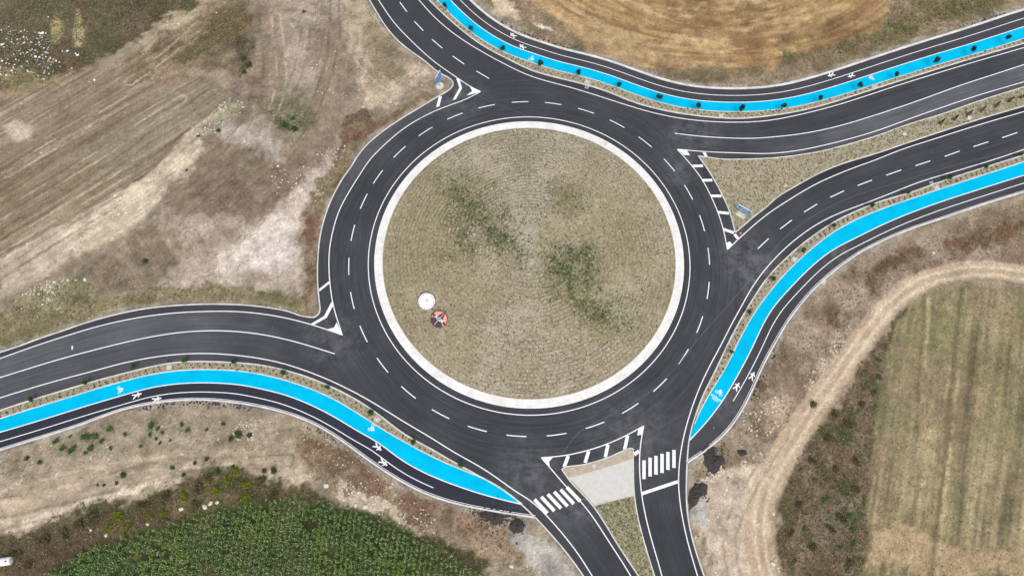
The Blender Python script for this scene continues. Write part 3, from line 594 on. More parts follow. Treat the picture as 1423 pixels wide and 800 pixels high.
# separately paved strips
lane('paved_lane', L_NEc, L_NEs, (1010,192), None, (1010,211.5), None, M['asphalt_pale'])
lane('paved_lane', L_N, L_NEc, (1000,170), None, (1000,192), None, M['asphalt_lane'])
lane('paved_lane', L_NEs, K_NEs, (985,211), None, (985,219), None, M['asphalt_mid'])
lane('paved_lane', L_En, L_Es, (1060,300), None, (1075,365), None, M['asphalt_lane'])
lane('paved_lane', K_En, L_En, (1035,312), None, (1045,317), None, M['asphalt_new'])
lane('paved_lane', L_Wn, L_Wc, None, (425,450), None, (425,475), M['asphalt_pale'])
lane('paved_lane', L_Wc, L_Ws, None, (440,481), None, (420,507), M['asphalt_mid'])
lane('paved_lane', L_Ws, K_Ws, None, (400,500), None, (400,512), M['asphalt_mid'])
lane('paved_lane', L_Se, L_Es[::-1], (895,690), None, (944,670), None, M['asphalt_new'])
lane('paved_lane', L_Ws, L_Sw, (755,705), None, (807,690), None, M['asphalt_new'])
_w = K_Wn[::1]; iA = int(np.argmin(np.hypot(*(_w-np.array(G(442,400))).T))); iB = int(np.argmin(np.hypot(*(_w-np.array(G(610,134))).T)))
between('paved_lane', _w[iA:iB], sub(L_R, (457.6,400), (610,150)), .004, M['asphalt_mid'], road)

cyc = []
pathN = between('footpath', B_N2, O_N, .0, M['path_grey'], kind='structure', n=300)
pathW = poly_obj('footpath', np.vstack([B_W2, K_Ws[_iw-22:_iw+1], O_W[::-1]]), .003, M['path_new'], kind='structure')
pathE = poly_obj('footpath', np.vstack([B_E2[::-1], K_Es[(K_Es[:,1] > G(954.5,643)[1]) & (K_Es[:,1] < G(958,611)[1])][::-1], O_E]), .003, M['path_grey'], kind='structure')
bikeN = between('cycle_path', B_N, B_N2, .006, M['blue'], kind='structure', n=300)
bikeW = between('cycle_path', B_W, B_W2, .007, M['blue'], kind='structure', n=300)
bikeE = between('cycle_path', B_E, B_E2, .007, M['blue'], kind='structure', n=300)
# raised planted verges
def verge_mesh(name, poly, z, seed, c1, c2):
    return poly_obj(name, poly, z, M['verge'], kind='structure')
def verge_mat(name='verge_soil', ca=tone(180,170,148), cb=tone(146,137,114)):
    m, t, b = new_mat(name, .95); co = obj_co(t)
    c = mixc(t, maprange(t, noise(t, co, 1.6, 6, .8), .32, .68, 0, 1), ca, cb)
    c = mixc(t, maprange(t, noise(t, co, .35, 3, .6), .55, .7, 0, .5), c, tone(152,120,100))
    t.links.new(mulc(t, c, maprange(t, noise(t, co, 5, 4, .75), .3, .7, .72, 1.25)), b.inputs['Base Color'])
    bump(t, b, noise(t, co, 5, 4), .3, .04); return m
M['verge'] = verge_mat(); M['verge_green'] = verge_mat('verge_grass', tone(172,165,136), tone(128,126,96))
vN = np.vstack([K_N, B_N[::-1]])
_be = B_E[B_E[:,1] > G(966,580)[1]]; _ke = K_Es[K_Es[:,1] > G(965,582)[1]]
vE = np.vstack([_ke, _be[::-1]])
_jw = int(np.argmin(np.hypot(*(K_Ws-np.array(G(688,672))).T))); _jb = int(np.argmin(np.hypot(*(B_W-np.array(G(684,671))).T)))
vW = np.vstack([K_Ws[:_jw+1], B_W[:_jb+1][::-1]])
for p in (vN, vE, vW): poly_obj('verge', p, .09, M['verge'], kind='structure')
def vkerb(P, wid=.2, h=.13, m='kerb'): return kerb_obj('kerb', P, wid, h, M[m], kind='structure')
vkerb(K_N); vkerb(K_Es); vkerb(K_Wn); vkerb(K_Ws)
vkerb(offset(B_N, -.06), .14, .11); vkerb(B_E[B_E[:,1] > G(962,590)[1]], .16, .11); vkerb(B_W[:_jb+18], .16, .11)
kerb_obj('kerb', offset(O_N, -.05), .42, .13, M['kerb'], kind='structure')
kerb_obj('kerb', O_E, .26, .13, M['kerb'], kind='structure'); kerb_obj('kerb', O_W, .26, .13, M['kerb'], kind='structure')
# medians
medE = np.vstack([ISL_W[::-1], K_NEs, K_En[::-1]])
poly_obj('median', medE, .1, M['verge'], kind='structure')
for P in (ISL_W, K_NEs, K_En): vkerb(P, .18)
medS = np.vstack([K_Sn, K_Se, K_Sw[::-1]])
poly_obj('median', medS, .1, M['verge_green'], kind='structure')
for P in (K_Sn, K_Se, K_Sw): vkerb(P, .18)
pad = A2([(790.5,664.5),(835,652),(879.2,637.5),(879.3,660),(880.6,687.5),(855,693.5),(825.5,701),(812,686),(800,673)])
poly_obj('paved_pad', pad, .125, M['concrete'], kind='structure')
strip_ = np.vstack([A2([(782,651.5),(811.3,646),(831.9,640.5),(852.5,633),(866.3,626.8),(876.8,623),(879.4,626),(879.3,637),(835,651.5),(790,664)])])
poly_obj('bare_soil', strip_, .118, plain('reddish_soil', tone(182,168,149), .95, .2, 2), kind='structure')
line_obj('pad_edging', np.array(A2([(789,664.5),(835,651.8),(880,636.8)])), .12, .14, M['kerb'], kind='structure')
line_obj('pad_edging', np.array(A2([(825,702),(855,694.2),(881.3,688)])), .12, .14, M['kerb'], kind='structure')

# ------------------------------------------------------------------ central island
def circ(r, n=256): a = np.linspace(0, 2*math.pi, n, endpoint=False); return np.c_[r*np.cos(a), r*np.sin(a)]
def ring_mesh(name, prof, mat, n=256, **kw):
    V = []; F = []
    for r, z in prof:
        for p in circ(r, n): V.append((p[0], p[1], z))
    for j in range(len(prof)-1):
        for i in range(n): i2 = (i+1) % n; F.append((j*n+i, j*n+i2, (j+1)*n+i2, (j+1)*n+i))
    return mesh_obj(name, V, [f[::-1] for f in F], mat, **kw)
RO_, RI_ = 25.5, 24.12
ring_mesh('island_apron', [(RI_-.02, .05), (RI_, .2), (RO_-.25, .16), (RO_-.22, .165), (RO_-.03, .15), (RO_, .12), (RO_, -.05)], M['apron'], kind='structure')
DOME = 1.9
def dome_z(x, y): r = np.hypot(x, y)/RI_; return .16+DOME*(1-r*r)*np.clip(1-.2*r, 0, 1)
a = np.arange(-RI_, RI_+.2, .2); IX, IY = np.meshgrid(a, a); n_ = len(a)
IXf, IYf = IX.ravel(), IY.ravel(); rI = np.hypot(IXf, IYf)
sc_ = np.where(rI > RI_, RI_/np.maximum(rI, 1e-6), 1); IXf, IYf = IXf*sc_, IYf*sc_; rI = np.minimum(rI, RI_)
def island_green(x, y):
    X0 = x+(fbm(x, y, 3, 4, 81)-.5)*3.2; Y0 = y+(fbm(x, y, 3, 4, 82)-.5)*3.2; g = np.zeros(len(x))
    I = lambda L: A2([(500+a*.575, 140+b*.575) for a, b in L])
    for e, k in ((I([(205,182),(252,184),(300,245),(350,300),(402,352),(388,405),(340,370),(210,392),(235,330),(215,250)]), .85), (I([(430,372),(480,360),(560,355),(580,400),(560,440),(600,500),(590,560),(540,520),(480,470),(440,420)]), .95), (I([(470,215),(520,225),(540,255),(500,278),(470,262)]), .7), (I([(560,480),(660,500),(660,545),(590,560)]), .5), (I([(395,265),(440,265),(430,310),(400,305)]), .45)):
        g = np.maximum(g, k*(1-sstep(-2.6, 2.8, sdf(X0, Y0, e))))
    return g*(.35+.65*sstep(.3, .65, fbm(x, y, 1.6, 5, 83)))
def island_olive(x, y):
    a = np.degrees(np.arctan2(y, x)); a = a+(fbm(x, y, 5, 3, 88)-.5)*30
    o = 1-sstep(58, 72, a)*(1-sstep(118, 130, a))-sstep(-122, -110, a)*(1-sstep(-62, -48, a))
    return np.clip(o, 0, 1)*(.45+.55*sstep(.3, .65, fbm(x, y, 6, 4, 89)))
ig = island_green(IXf, IYf)
rows = .5+.5*np.cos((rI-.6)/.62*2*math.pi+math.pi)
an = np.arctan2(IYf, IXf)

f1 = sstep(.35, .65, fbm(IXf, IYf, 6, 4, 84))[:, None]; ic = tone(176,165,143)*(1-f1)+tone(162,151,126)*f1
ic = ic*(1-.42*rows**2*(.35+.65*sstep(.3,.55,fbm(IXf, IYf, 2.5, 3, 85))))[:, None]  # lines of shadow between the seedling rings, painted into the soil colour
ol = island_olive(IXf, IYf)[:, None]*.4; ic = ic*(1-ol)+tone(140,133,100)*(.6+.4*ic/ic.mean())*ol; ic = ic*np.exp(rng.normal(0, .1, len(ic)))[:, None]
ic = ic*(1-.68*ig[:, None])+tone(88,96,62)*.68*ig[:, None]
pl = np.exp(-(((IXf+.3)**2+(IYf-1.4)**2)/2.2))[:, None]*.6; ic = ic*(1-pl)+tone(186,178,160)*pl
Fi = []
idx = np.arange(n_*n_).reshape(n_, n_); Fi = np.stack([idx[:-1,:-1], idx[:-1,1:], idx[1:,1:], idx[1:,:-1]], -1).reshape(-1, 4)
cen = np.hypot(IX.ravel()[Fi].mean(1), IY.ravel()[Fi].mean(1)); Fi = Fi[cen < RI_+.14]
me = fast_mesh('central_island', np.c_[IXf, IYf, dome_z(IXf, IYf)+(fbm(IXf, IYf, .8, 3, 87)-.5)*.08], Fi, M['soil'], ic, True)
link(bpy.data.objects.new('central_island', me), kind='structure')
ring_mesh('lane_line', [(26.42, .012), (26.56, .012)], M['paint'], kind='structure').name = 'inner_edge_line'
bpy.data.objects['inner_edge_line'].parent = road; del bpy.data.objects['inner_edge_line']['kind']

# ------------------------------------------------------------------ painted markings (parts of the road surface)
def ln(name, P, wid=.15, par=road, mat='paint', z=Zl): return line_obj(name, P, wid, z, M[mat], par)
for P in (L_N, L_NEc, L_NEs, L_En, L_Es, L_Wn, L_Wc, L_R, L_NWw, L_Ws, L_Sw, L_Se, CH_E, CH_S): ln('edge_line', P)
def quad(name, pts, par=road, mat='paint', z=Zl+.003): return poly_obj(name, A2(pts), z, M[mat], par)
def bar(name, a, b, wpx, par=road):
    a = np.array(G(*a)); b = np.array(G(*b)); d = (b-a)/np.linalg.norm(b-a); n = np.array([-d[1], d[0]])*wpx/2
    return poly_obj(name, np.array([a-n, b-n, b+n, a+n]), Zl+.003, M['paint'], par)
DASH = [((350,0),[((1285,503),(1365,502)),((1120,535),(1200,517)),((965,590),(1042,559)),((823,671),(892,627))]),
 ((350,200),[((698,68),(760,11)),((600,197),(647,130)),((537,320),(571,248)),((490,478),(508,400)),((480,645),(479,563))]),
 ((350,400),[((490,20),(509,102)),((537,186),(573,265)),((620,344),(674,416)),((738,485),(809,547)),((889,600),(975,645)),((1067,681),(1161,707))]),
 ((700,400),[((14,725),(112,733)),((211,729),(311,717)),((405,692),(497,661)),((584,618),(666,569)),((739,511),(805,446)),((863,376),(914,300)),((955,221),(984,141))]),
 ((700,200),[((1006,766),(1016,681)),((1017,596),(1008,514)),((991,431),(966,353)),((933,275),(891,204)),((844,136),(791,74))]),
 ((700,0),[((731,727),(667,676)),((596,631),(524,592)),((446,561),(367,535)),((286,517),(203,506))])]
for base, l in DASH:
    for a_, b_ in l:
        a1, b1 = np.array(G(*T(*base, [a_])[0])), np.array(G(*T(*base, [b_])[0]))
        t0, t1 = math.atan2(a1[1], a1[0]), math.atan2(b1[1], b1[0])
        if t1-t0 > math.pi: t1 -= 2*math.pi
        if t0-t1 > math.pi: t1 += 2*math.pi
        tm = (t0+t1)/2; h = 1.5/29.69*(1 if t1 > t0 else -1); t_ = np.linspace(tm-h, tm+h, 9)
        ln('lane_dash', np.c_[29.69*np.cos(t_), 29.69*np.sin(t_)], .15)
for base, l in (((350,0),[((731,12),(766,60)),((803,107),(847,153)),((890,196),(940,239)),((992,278),(1049,318)),((1109,352),(1172,389))]),
    ((1023,200),[((107,518),(160,467)),((217,420),(275,376)),((335,337),(400,297)),((464,264),(533,232)),((600,206),(671,179)),((741,155),(815,129)),((886,108),(959,84)),((1030,62),(1104,36))]),
    ((1023,0),[((1172,725),(1246,701)),((1314,681),(1389,655)),((1455,634),(1530,608))])):
    for a_, b_ in l: bar('lane_dash', T(*base, [a_])[0], T(*base, [b_])[0], .16)
Z2 = lambda x, y: (590+x/13.333, 90+y/13.333)
quad('chevron_bar', [Z2(585,250),Z2(650,280),Z2(690,425),Z2(690,445),Z2(580,640),Z2(520,660),Z2(645,430)])
quad('chevron_tip', [Z2(835,395),Z2(1045,505),Z2(900,540),Z2(775,575),Z2(880,490)])
quad('chevron_bar', [Z2(265,590),Z2(320,590),Z2(275,770),Z2(215,790)])
Z3 = lambda x, y: (430+x/8.88, 380+y/8.88)
quad('chevron_bar', [Z3(120,190),Z3(240,95),Z3(248,122),Z3(125,220)])
quad('chevron_bar', [Z3(275,345),Z3(292,395),Z3(212,545),Z3(60,630),Z3(20,618),Z3(180,525)])
quad('chevron_tip', [Z3(335,600),Z3(410,762),Z3(225,685),Z3(305,665)])
Z4 = lambda x, y: (940+x/13.333, 200+y/13.333)
quad('chevron_tip', [Z4(15,92),Z4(205,110),Z4(205,140),Z4(250,212),Z4(140,208)])
quad('chevron_bar', [Z4(480,155),Z4(545,160),Z4(580,242),Z4(530,240)])
for a_, b_ in (((932,110),(984,108)), ((980,180),(1030,179)), ((1025,257),(1076,257)), ((1057,337),(1112,343)), ((1085,421),(1137,439)), ((1140,446),(1158,468))): bar('chevron_bar', T(700,200,[a_])[0], T(700,200,[b_])[0], .5)
quad('chevron_tip', T(700,200,[(1105,522),(1098,490),(1118,482),(1128,497)]))
for a_, b_ in (((319,206),(298,262)), ((420,182),(402,240)), ((515,150),(502,213)), ((612,105),(597,176)), ((668,182),(644,200))): bar('chevron_bar', T(700,575,[a_])[0], T(700,575,[b_])[0], .5)
quad('chevron_tip', T(700,575,[(692,58),(684,100),(660,105),(664,78)]))
quad('chevron_tip', T(700,575,[(185,215),(243,213),(224,235),(228,262)]))
for a_, b_ in (((152,421),(216,489)), ((185,408),(250,477)), ((217,395),(283,465)), ((249,383),(315,454)), ((281,372),(346,442)), ((312,361),(378,430))): bar('zebra_stripe', T(700,575,[a_])[0], T(700,575,[b_])[0], .5)
for x_, y0, y1 in ((693,228,320), (723,215,307), (752,206,298), (782,196,290), (811,187,275), (841,177,265)): bar('zebra_stripe', T(700,575,[(x_,y0)])[0], T(700,575,[(x_,y1)])[0], .5)
bar('stop_line', T(700,575,[(681,393)])[0], T(700,575,[(860,333)])[0], .45)
CAB = curve(T(700,575,[(295,190),(320,140),(400,60)])+T(700,400,[(470,655),(620,580),(800,450),(960,250),(1140,50)])+T(1023,200,[(150,565),(250,450),(400,345),(560,265),(800,190),(1100,100),(1422,20)]), 2, 0, EXT)
M['seam'] = plain('paving_seam', tone(46,47,50), .9, .3, 1); M['chalk'] = plain('faded_chalk', tone(106,114,132), .9, .25, .8); M['joint'] = plain('joint_seal', tone(92,93,97), .9, .2, 1)
ln('survey_line', CAB, .05, mat='chalk')
# construction joints
for pts in ([(1011,347),(1013,400),(1009,430)], [(650,128),(700,148),(735,162)], [(930,170),(945,188),(960,205)], [(893,605),(905,600),(960,570)], [(585,163),(592,170),(603,180)]):
    ln('paving_joint', curve(pts, .5), .07, mat='joint')
for pts in ([(165,452),(158,470),(151,478)], [(204,444),(200,458)], [(322,435),(311,450)], [(350,438),(347,448)], [(385,440),(375,465)], [(264,458),(267,468)], [(236,472),(243,482)], [(586,163),(603,181)]):
    ln('scuff_mark', curve(pts, .1), .05, mat='joint')
bar('scuff_mark', (100.4,480.5), (100.4,485.5), .2)
for r_, a0, a1 in ((28.1, 20, 150), (31.4, 150, 300), (28.1, 200, 330), (31.3, -40, 60)):
    t_ = np.radians(np.linspace(a0, a1, 90)); ln('paving_joint', np.c_[r_*np.cos(t_), r_*np.sin(t_)], .05, mat='seam')
# path lines
ln('edge_line', B_N2, .13, bikeN); ln('edge_line', M_N, .12, pathN); 
ln('edge_line', sub(B_E2, None, None), .14, bikeE); ln('edge_line', sub(M_E, (1018.5,557), None), .12, pathE)
ln('edge_line', B_W2, .14, bikeW); ln('edge_line', sub(M_W, None, (604,673)), .12, pathW)
ln('edge_line', offset(O_E, .26), .07, pathE); ln('edge_line', offset(O_W, .26), .07, pathW)

def sym(name, polys, at, up_to, scale, par):
    c = np.array(G(*at)); u = np.array(G(*up_to))-c; u /= np.linalg.norm(u); r = np.array([u[1], -u[0]])
    V = []; F = []
    for i, P in enumerate(polys):
        b = len(V); z = .016+i*.0012
        for x, y in P: q = c+r*x*scale+u*y*scale; V.append((q[0], q[1], z))
        F.append(tuple(range(b, b+len(P))))
    V = [tuple(v) for v in V]
    me = mesh_obj(name, V, F, M['paint'], par)
    return me
LW = 1.3
def seg_(a, b, w0, w1=None):
    w1 = w1 or w0; a = np.array(a, float); b = np.array(b, float); d = (b-a)/np.linalg.norm(b-a); n = np.array([-d[1], d[0]])*LW
    return [tuple(a-n*w0/2), tuple(b-n*w1/2), tuple(b+n*w1/2), tuple(a+n*w0/2)]
def disc_(c, r, n=12): return [(c[0]+r*math.cos(i*2*math.pi/n), c[1]+r*math.sin(i*2*math.pi/n)) for i in range(n)]
def wheel_(c, r, w, n=14):
    return [[(c[0]+q*math.cos(t), c[1]+q*math.sin(t)) for q, t in ((r-w, t0), (r, t0), (r, t1), (r-w, t1))] for t0, t1 in ((i*2*math.pi/n, (i+1)*2*math.pi/n) for i in range(n))]
PEDS = 1.25
PED = [disc_((.05,.62),.13), seg_((.02,.48),(-.02,.02),.26,.22), seg_((0,.05),(-.3,-.62),.17,.13), seg_((0,.05),(.3,-.55),.17,.13), seg_((.05,.42),(.42,.12),.12), seg_((0,.42),(-.38,.2),.12), seg_((.3,-.55),(.42,-.6),.12)]
BIK = wheel_((-.36,-.2),.26,.07)+wheel_((.36,-.2),.26,.07)+[seg_((-.36,-.2),(-.1,.12),.07), seg_((-.1,.12),(.26,.12),.07), seg_((.26,.12),(.36,-.2),.07), seg_((-.1,.12),(0,-.22),.07), seg_((0,-.22),(.26,.12),.07), seg_((.2,.28),(.42,.28),.07), seg_((-.2,.24),(.0,.24),.08), disc_((.05,.42),.09), seg_((.02,.36),(-.12,.16),.13), seg_((.02,.33),(.3,.2),.06)]
LWD = LW
for at, up, par in (((713,49.5),(709,46.5),pathN), ((726,65.5),(722,62.5),pathN), ((1155.4,104.4),(1151,106),pathN), ((1183.1,105.5),(1179,107.2),pathN),
    ((189.9,548.8),(194,547),pathW), ((217.3,554.4),(221,553.2),pathW), ((524.7,620.6),(529,624),pathW), ((532.6,642),(537,645),pathW),
    ((1045,522.5),(1047,518),pathE), ((1023.5,537),(1026,533),pathE)):
    sym('pedestrian_symbol', PED, at, up, 1.02, par)
for at, up, par in (((739.2,81.8),(743,84.4),bikeN), ((1210.8,108.4),(1206.5,109.8),bikeN), ((167.3,541),(171,539.7),bikeW), ((517.3,594.6),(521,598),bikeW), ((999.5,544.5),(1002.5,540),bikeE)):
    sym('bicycle_symbol', BIK, at, up, .98, par)
LW = 1.0
def text_mesh(name, body, size, mat, thick=0, bold=.02):
    cu = bpy.data.curves.new(name, 'FONT'); cu.body = body; cu.size = size; cu.align_x = 'CENTER'; cu.align_y = 'CENTER'; cu.extrude = thick; cu.offset = bold; cu.resolution_u = 3; cu.space_line = .85
    ob = bpy.data.objects.new(name, cu); COL.objects.link(ob); bpy.context.view_layer.update()
    me = bpy.data.meshes.new_from_object(ob.evaluated_get(bpy.context.evaluated_depsgraph_get())); COL.objects.unlink(ob); bpy.data.objects.remove(ob)
    me.materials.clear(); me.materials.append(mat); me.name = name; return me
tx = bpy.data.objects.new('path_lettering', text_mesh('path_lettering', 'BİSİKLET\nYOLU', .42, M['paint'], 0, .008)); link(tx, bikeE)
c = G(994.2, 553.8); u = np.array(G(1002.5, 540))-np.array(G(999.5, 544.5)); tx.location = (c[0], c[1], .017); tx.rotation_euler = (0, 0, math.atan2(-u[0], u[1]))

# ------------------------------------------------------------------ scattered ground cover
def sample(densarr, cap):
    ar = np.outer(np.gradient(gy), np.gradient(gx)).ravel()
    ok = (paved > .35) & (np.abs(X) < 101) & (Y > -55) & (Y < 61)
    # only where the survey covers the ground
    wgt = densarr*ar*ok; tot = wgt.sum(); n = int(min(cap, tot))
    k = rng.choice(len(X), n, p=wgt/tot)
    return k, X[k]+rng.uniform(-.12, .12, n), Y[k]+rng.uniform(-.12, .12, n)
def tufts(px, py, pz, size, cols, blades=6, height=1.0, spread=.8, jit=.22, width=.3):
    """each tuft is a fan of small bent blades"""
    n = len(px); a = rng.uniform(0, 2*math.pi, (n, blades)); L = size[:, None]*rng.uniform(.5, 1.1, (n, blades))
    h = L*height*rng.uniform(.5, 1.1, (n, blades)); r = L*spread*rng.uniform(.4, 1, (n, blades)); wd = L*width
    ca, sa = np.cos(a), np.sin(a); ox = rng.normal(0, 1, (n, blades))*size[:, None]*.25; oy = rng.normal(0, 1, (n, blades))*size[:, None]*.25
    bx = px[:, None]+ox; by = py[:, None]+oy; z0 = pz[:, None]
    v0 = np.stack([bx-sa*wd/2, by+ca*wd/2, z0+0*bx], -1); v1 = np.stack([bx+sa*wd/2, by-ca*wd/2, z0+0*bx], -1)
    v2 = np.stack([bx+ca*r*.6+sa*wd*.45, by+sa*r*.6-ca*wd*.45, z0+h], -1); v3 = np.stack([bx+ca*r*.6-sa*wd*.45, by+sa*r*.6+ca*wd*.45, z0+h], -1)
    V = np.stack([v0, v1, v2, v3], 2).reshape(-1, 3); F = np.arange(len(V)).reshape(-1, 4)
    c = cols[:, None, :]*(1+rng.normal(0, jit, (n, blades, 1))); c = np.clip(np.repeat(c.reshape(-1, 3), 4, 0), .01, .8)
    return V, F, c
def stuff(name, V, F, c, mat, **kw):
    o = bpy.data.objects.new(name, fast_mesh(name, V, F, mat, c)); return link(o, kind='stuff', **kw)
k, x, y = sample(dens*3.0, 170000)
cc = tcol[k]*(1+rng.normal(0, .22, (len(k), 1))); dry = rng.uniform(size=(len(k), 1)) < .3; cc = np.where(dry, cc*.6+tone(160,146,118)*.4, cc*1.05); big = rng.uniform(.09, .28, len(k))*(.75+.25*np.clip(dens[k], 0, 3)*.8)
V, F, c = tufts(x, y, ground_z(x, y)-.02, big, cc, 5, .45, 1.2, .22, .42)
stuff('wild_grass', V, F, c, M['veg'], label='dry and green weeds growing over the rough ground around the roads', category='weeds')
# loose stones
ico = np.array([(0,0,1),(.89,0,.45),(.28,.85,.45),(-.72,.53,.45),(-.72,-.53,.45),(.28,-.85,.45),(.72,.53,-.45),(-.28,.85,-.45),(-.89,0,-.45),(-.28,-.85,-.45),(.72,-.53,-.45),(0,0,-1)])
icof = np.array([(0,1,2),(0,2,3),(0,3,4),(0,4,5),(0,5,1),(1,6,2),(2,7,3),(3,8,4),(4,9,5),(5,10,1),(2,6,7),(3,7,8),(4,8,9),(5,9,10),(1,10,6)])
def stones(x, y, z, s, cols):
    n = len(x); sc = np.stack([s*rng.uniform(.7, 1.4, n), s*rng.uniform(.7, 1.2, n), s*rng.uniform(.4, .8, n)], -1)
    v = ico[None]*sc[:, None, :]*rng.uniform(.75, 1.2, (n, 12, 1)); a = rng.uniform(0, 6.28, n); ca, sa = np.cos(a)[:, None], np.sin(a)[:, None]
    vx = v[..., 0]*ca-v[..., 1]*sa+x[:, None]; vy = v[..., 0]*sa+v[..., 1]*ca+y[:, None]; vz = v[..., 2]+z[:, None]
    V = np.stack([vx, vy, vz], -1).reshape(-1, 3); F = (icof[None]+12*np.arange(n)[:, None, None]).reshape(-1, 3)
    return V, F, np.repeat(cols, 12, 0)
k, x, y = sample(rockd*2.2, 20000)
s = .045+.07*rng.pareto(3.0, len(k)).clip(0, 2.4); cc = np.clip(colr[k]*1.25+.04, 0, .62)*(1+rng.normal(0, .12, (len(k), 1)))
V, F, c = stones(x, y, ground_z(x, y)+s*.1, s, cc); stuff('loose_stones', V, F, c, M['rock'], label='pale loose stones strewn over the bare earth', category='stones')

px_, py_, ss_, cl_ = [], [], [], []
for poly, n, s0, s1, c in (([(470,668),(500,672),(520,690),(560,712),(600,728),(600,740),(560,728),(510,705),(480,688)], 300, .04, .22, tone(208,197,180)), ([(420,600),(470,612),(520,650),(560,690),(620,712),(600,730),(540,712),(480,680),(430,650)], 300, .04, .17, tone(190,178,160)),
    ([(20,415),(62,392),(105,385),(112,405),(85,428),(40,445)], 380, .06, .22, tone(200,192,170)), ([(300,160),(320,140),(338,134),(340,156),(318,172),(300,188),(280,194)], 300, .05, .2, tone(205,198,176)), ([(1120,545),(1140,500),(1168,462),(1178,466),(1150,512),(1130,552)], 260, .06, .22, tone(196,182,160)),
    ([(0,40),(60,45),(100,85),(60,110),(0,115)], 500, .05, .2, tone(216,212,204)), ([(300,585),(360,590),(350,612),(305,610)], 260, .05, .18, tone(206,198,180)), ([(1030,560),(1090,548),(1080,600),(1040,608)], 200, .05, .2, tone(206,190,168)), ([(1060,690),(1076,700),(1072,760),(1086,800),(1074,800),(1062,750)], 160, .06, .25, tone(200,182,156)), ([(1010,655),(1030,640),(1080,620),(1070,640)], 120, .05, .2, tone(200,186,166)),
    ([(960,660),(990,640),(1010,650),(990,670)], 90, .06, .25, tone(210,200,186)), ([(420,90),(600,100),(560,150),(520,160),(450,150)], 260, .04, .16, tone(210,200,184)), ([(380,250),(470,195),(480,205),(430,300),(400,300)], 300, .05, .18, tone(214,202,186))):
    P = A2(poly); lo, hi = P.min(0), P.max(0); q = rng.uniform(lo, hi, (n*4, 2)); q = q[sdf(q[:, 0], q[:, 1], P) < .3][:n]; q = q[fbm(q[:, 0], q[:, 1], 2.5, 2, 101) > .42]; px_.append(q[:, 0]); py_.append(q[:, 1]); s = s0+(s1-s0)*rng.uniform(size=len(q))**3; ss_.append(s); cl_.append(c[None]*(1+rng.normal(0, .12, (len(q), 1))))
px_, py_, ss_, cl_ = np.concatenate(px_), np.concatenate(py_), np.concatenate(ss_), np.clip(np.vstack(cl_), .02, .75)
V, F, c = stones(px_, py_, ground_z(px_, py_)+ss_*.1, ss_, cl_); stuff('rubble', V, F, c, M['rock'], label='whitish broken rubble lying in drifts on the banks', category='rubble')
# rows of seedlings on the central island
ps = []
for r in np.arange(.6, RI_-.3, .62):
    n = max(6, int(2*math.pi*r/.36)); a_ = np.linspace(0, 2*math.pi, n, endpoint=False)+rng.uniform(0, 1)+rng.normal(0, .05/max(r, 1), n); q = r+rng.normal(0, .05, n); ps.append(np.c_[q*np.cos(a_), q*np.sin(a_)])
ps = np.vstack(ps); ps = ps[rng.uniform(size=len(ps)) < .9]
g = island_green(ps[:, 0], ps[:, 1]); v_ = fbm(ps[:, 0], ps[:, 1], 7, 3, 86)
base = np.where(rng.uniform(size=(len(ps), 1)) < .36, tone(92,86,64)[None], tone(190,180,154)[None]); v_ = island_olive(ps[:, 0], ps[:, 1])[:, None]; base = base*(1-.45*v_)+tone(124,118,76)*.45*v_
hit = (rng.uniform(size=(len(ps), 1)) < g[:, None]*.8); cc = np.where(hit, tone(60,76,42)[None], base)
cc *= 1+rng.normal(0, .2, (len(ps), 1)); s = rng.uniform(.14, .24, len(ps))*(1+.7*g)
V, F, c = tufts(ps[:, 0], ps[:, 1], dome_z(ps[:, 0], ps[:, 1]), s, cc, 6, .5, 1.2, .22, .42)
n = 16000; a_ = rng.uniform(0, 6.283, n); r = RI_*np.sqrt(rng.uniform(0, .98, n)); xx, yy = r*np.cos(a_), r*np.sin(a_); g = island_green(xx, yy); kp = rng.uniform(size=n) < .16+g; xx, yy, g = xx[kp], yy[kp], g[kp]
cc = (tone(112,104,74)*(1-g[:, None])+tone(70,88,48)*g[:, None])*(1+rng.normal(0, .2, (len(xx), 1)))
V2, F2, c2 = tufts(xx, yy, dome_z(xx, yy), rng.uniform(.12, .28, len(xx)), cc, 6, .45, 1.2, .22, .4)
stuff('island_planting', np.vstack([V, V2]), np.vstack([F, F2+len(V)]), np.vstack([c, c2]), M['veg'], label='dense rings of dry lavender seedlings and weeds covering the central island', category='ground cover')

def in_poly_pts(poly, n, margin=.2):
    lo, hi = poly.min(0), poly.max(0); lo = np.maximum(lo, (-100, -55)); hi = np.minimum(hi, (100, 60))
    p = rng.uniform(lo, hi, (n, 2)); d = sdf(p[:, 0], p[:, 1], poly); return p[d < -margin]
Vs, Fs, Cs = [], [], []; b = 0
def addt(P, z, s0, s1, cols, **kw):
    global b
    V, F, c = tufts(P[:, 0], P[:, 1], np.full(len(P), z), rng.uniform(s0, s1, len(P)), cols, **kw); Vs.append(V); Fs.append(F+b); Cs.append(c); b += len(V)
def mixcols(n, *cs): cs = np.array(cs); return cs[rng.integers(0, len(cs), n)]*(1+rng.normal(0, .15, (n, 1)))
for poly, n, cs in ((medE, 60000, (tone(150,140,110), tone(106,100,72), tone(188,176,146), tone(180,168,138))), (medS, 20000, (tone(146,142,106), tone(108,110,74), tone(184,176,146)))):
    P = in_poly_pts(poly, n)[:9000]
    if poly is medS: d = sdf(P[:, 0], P[:, 1], pad); P = P[(d > .15) & (P[:, 1] < G(840, 690)[1])]
    addt(P, .1, .12, .3, mixcols(len(P), *cs), height=.45, spread=1.1, width=.4)
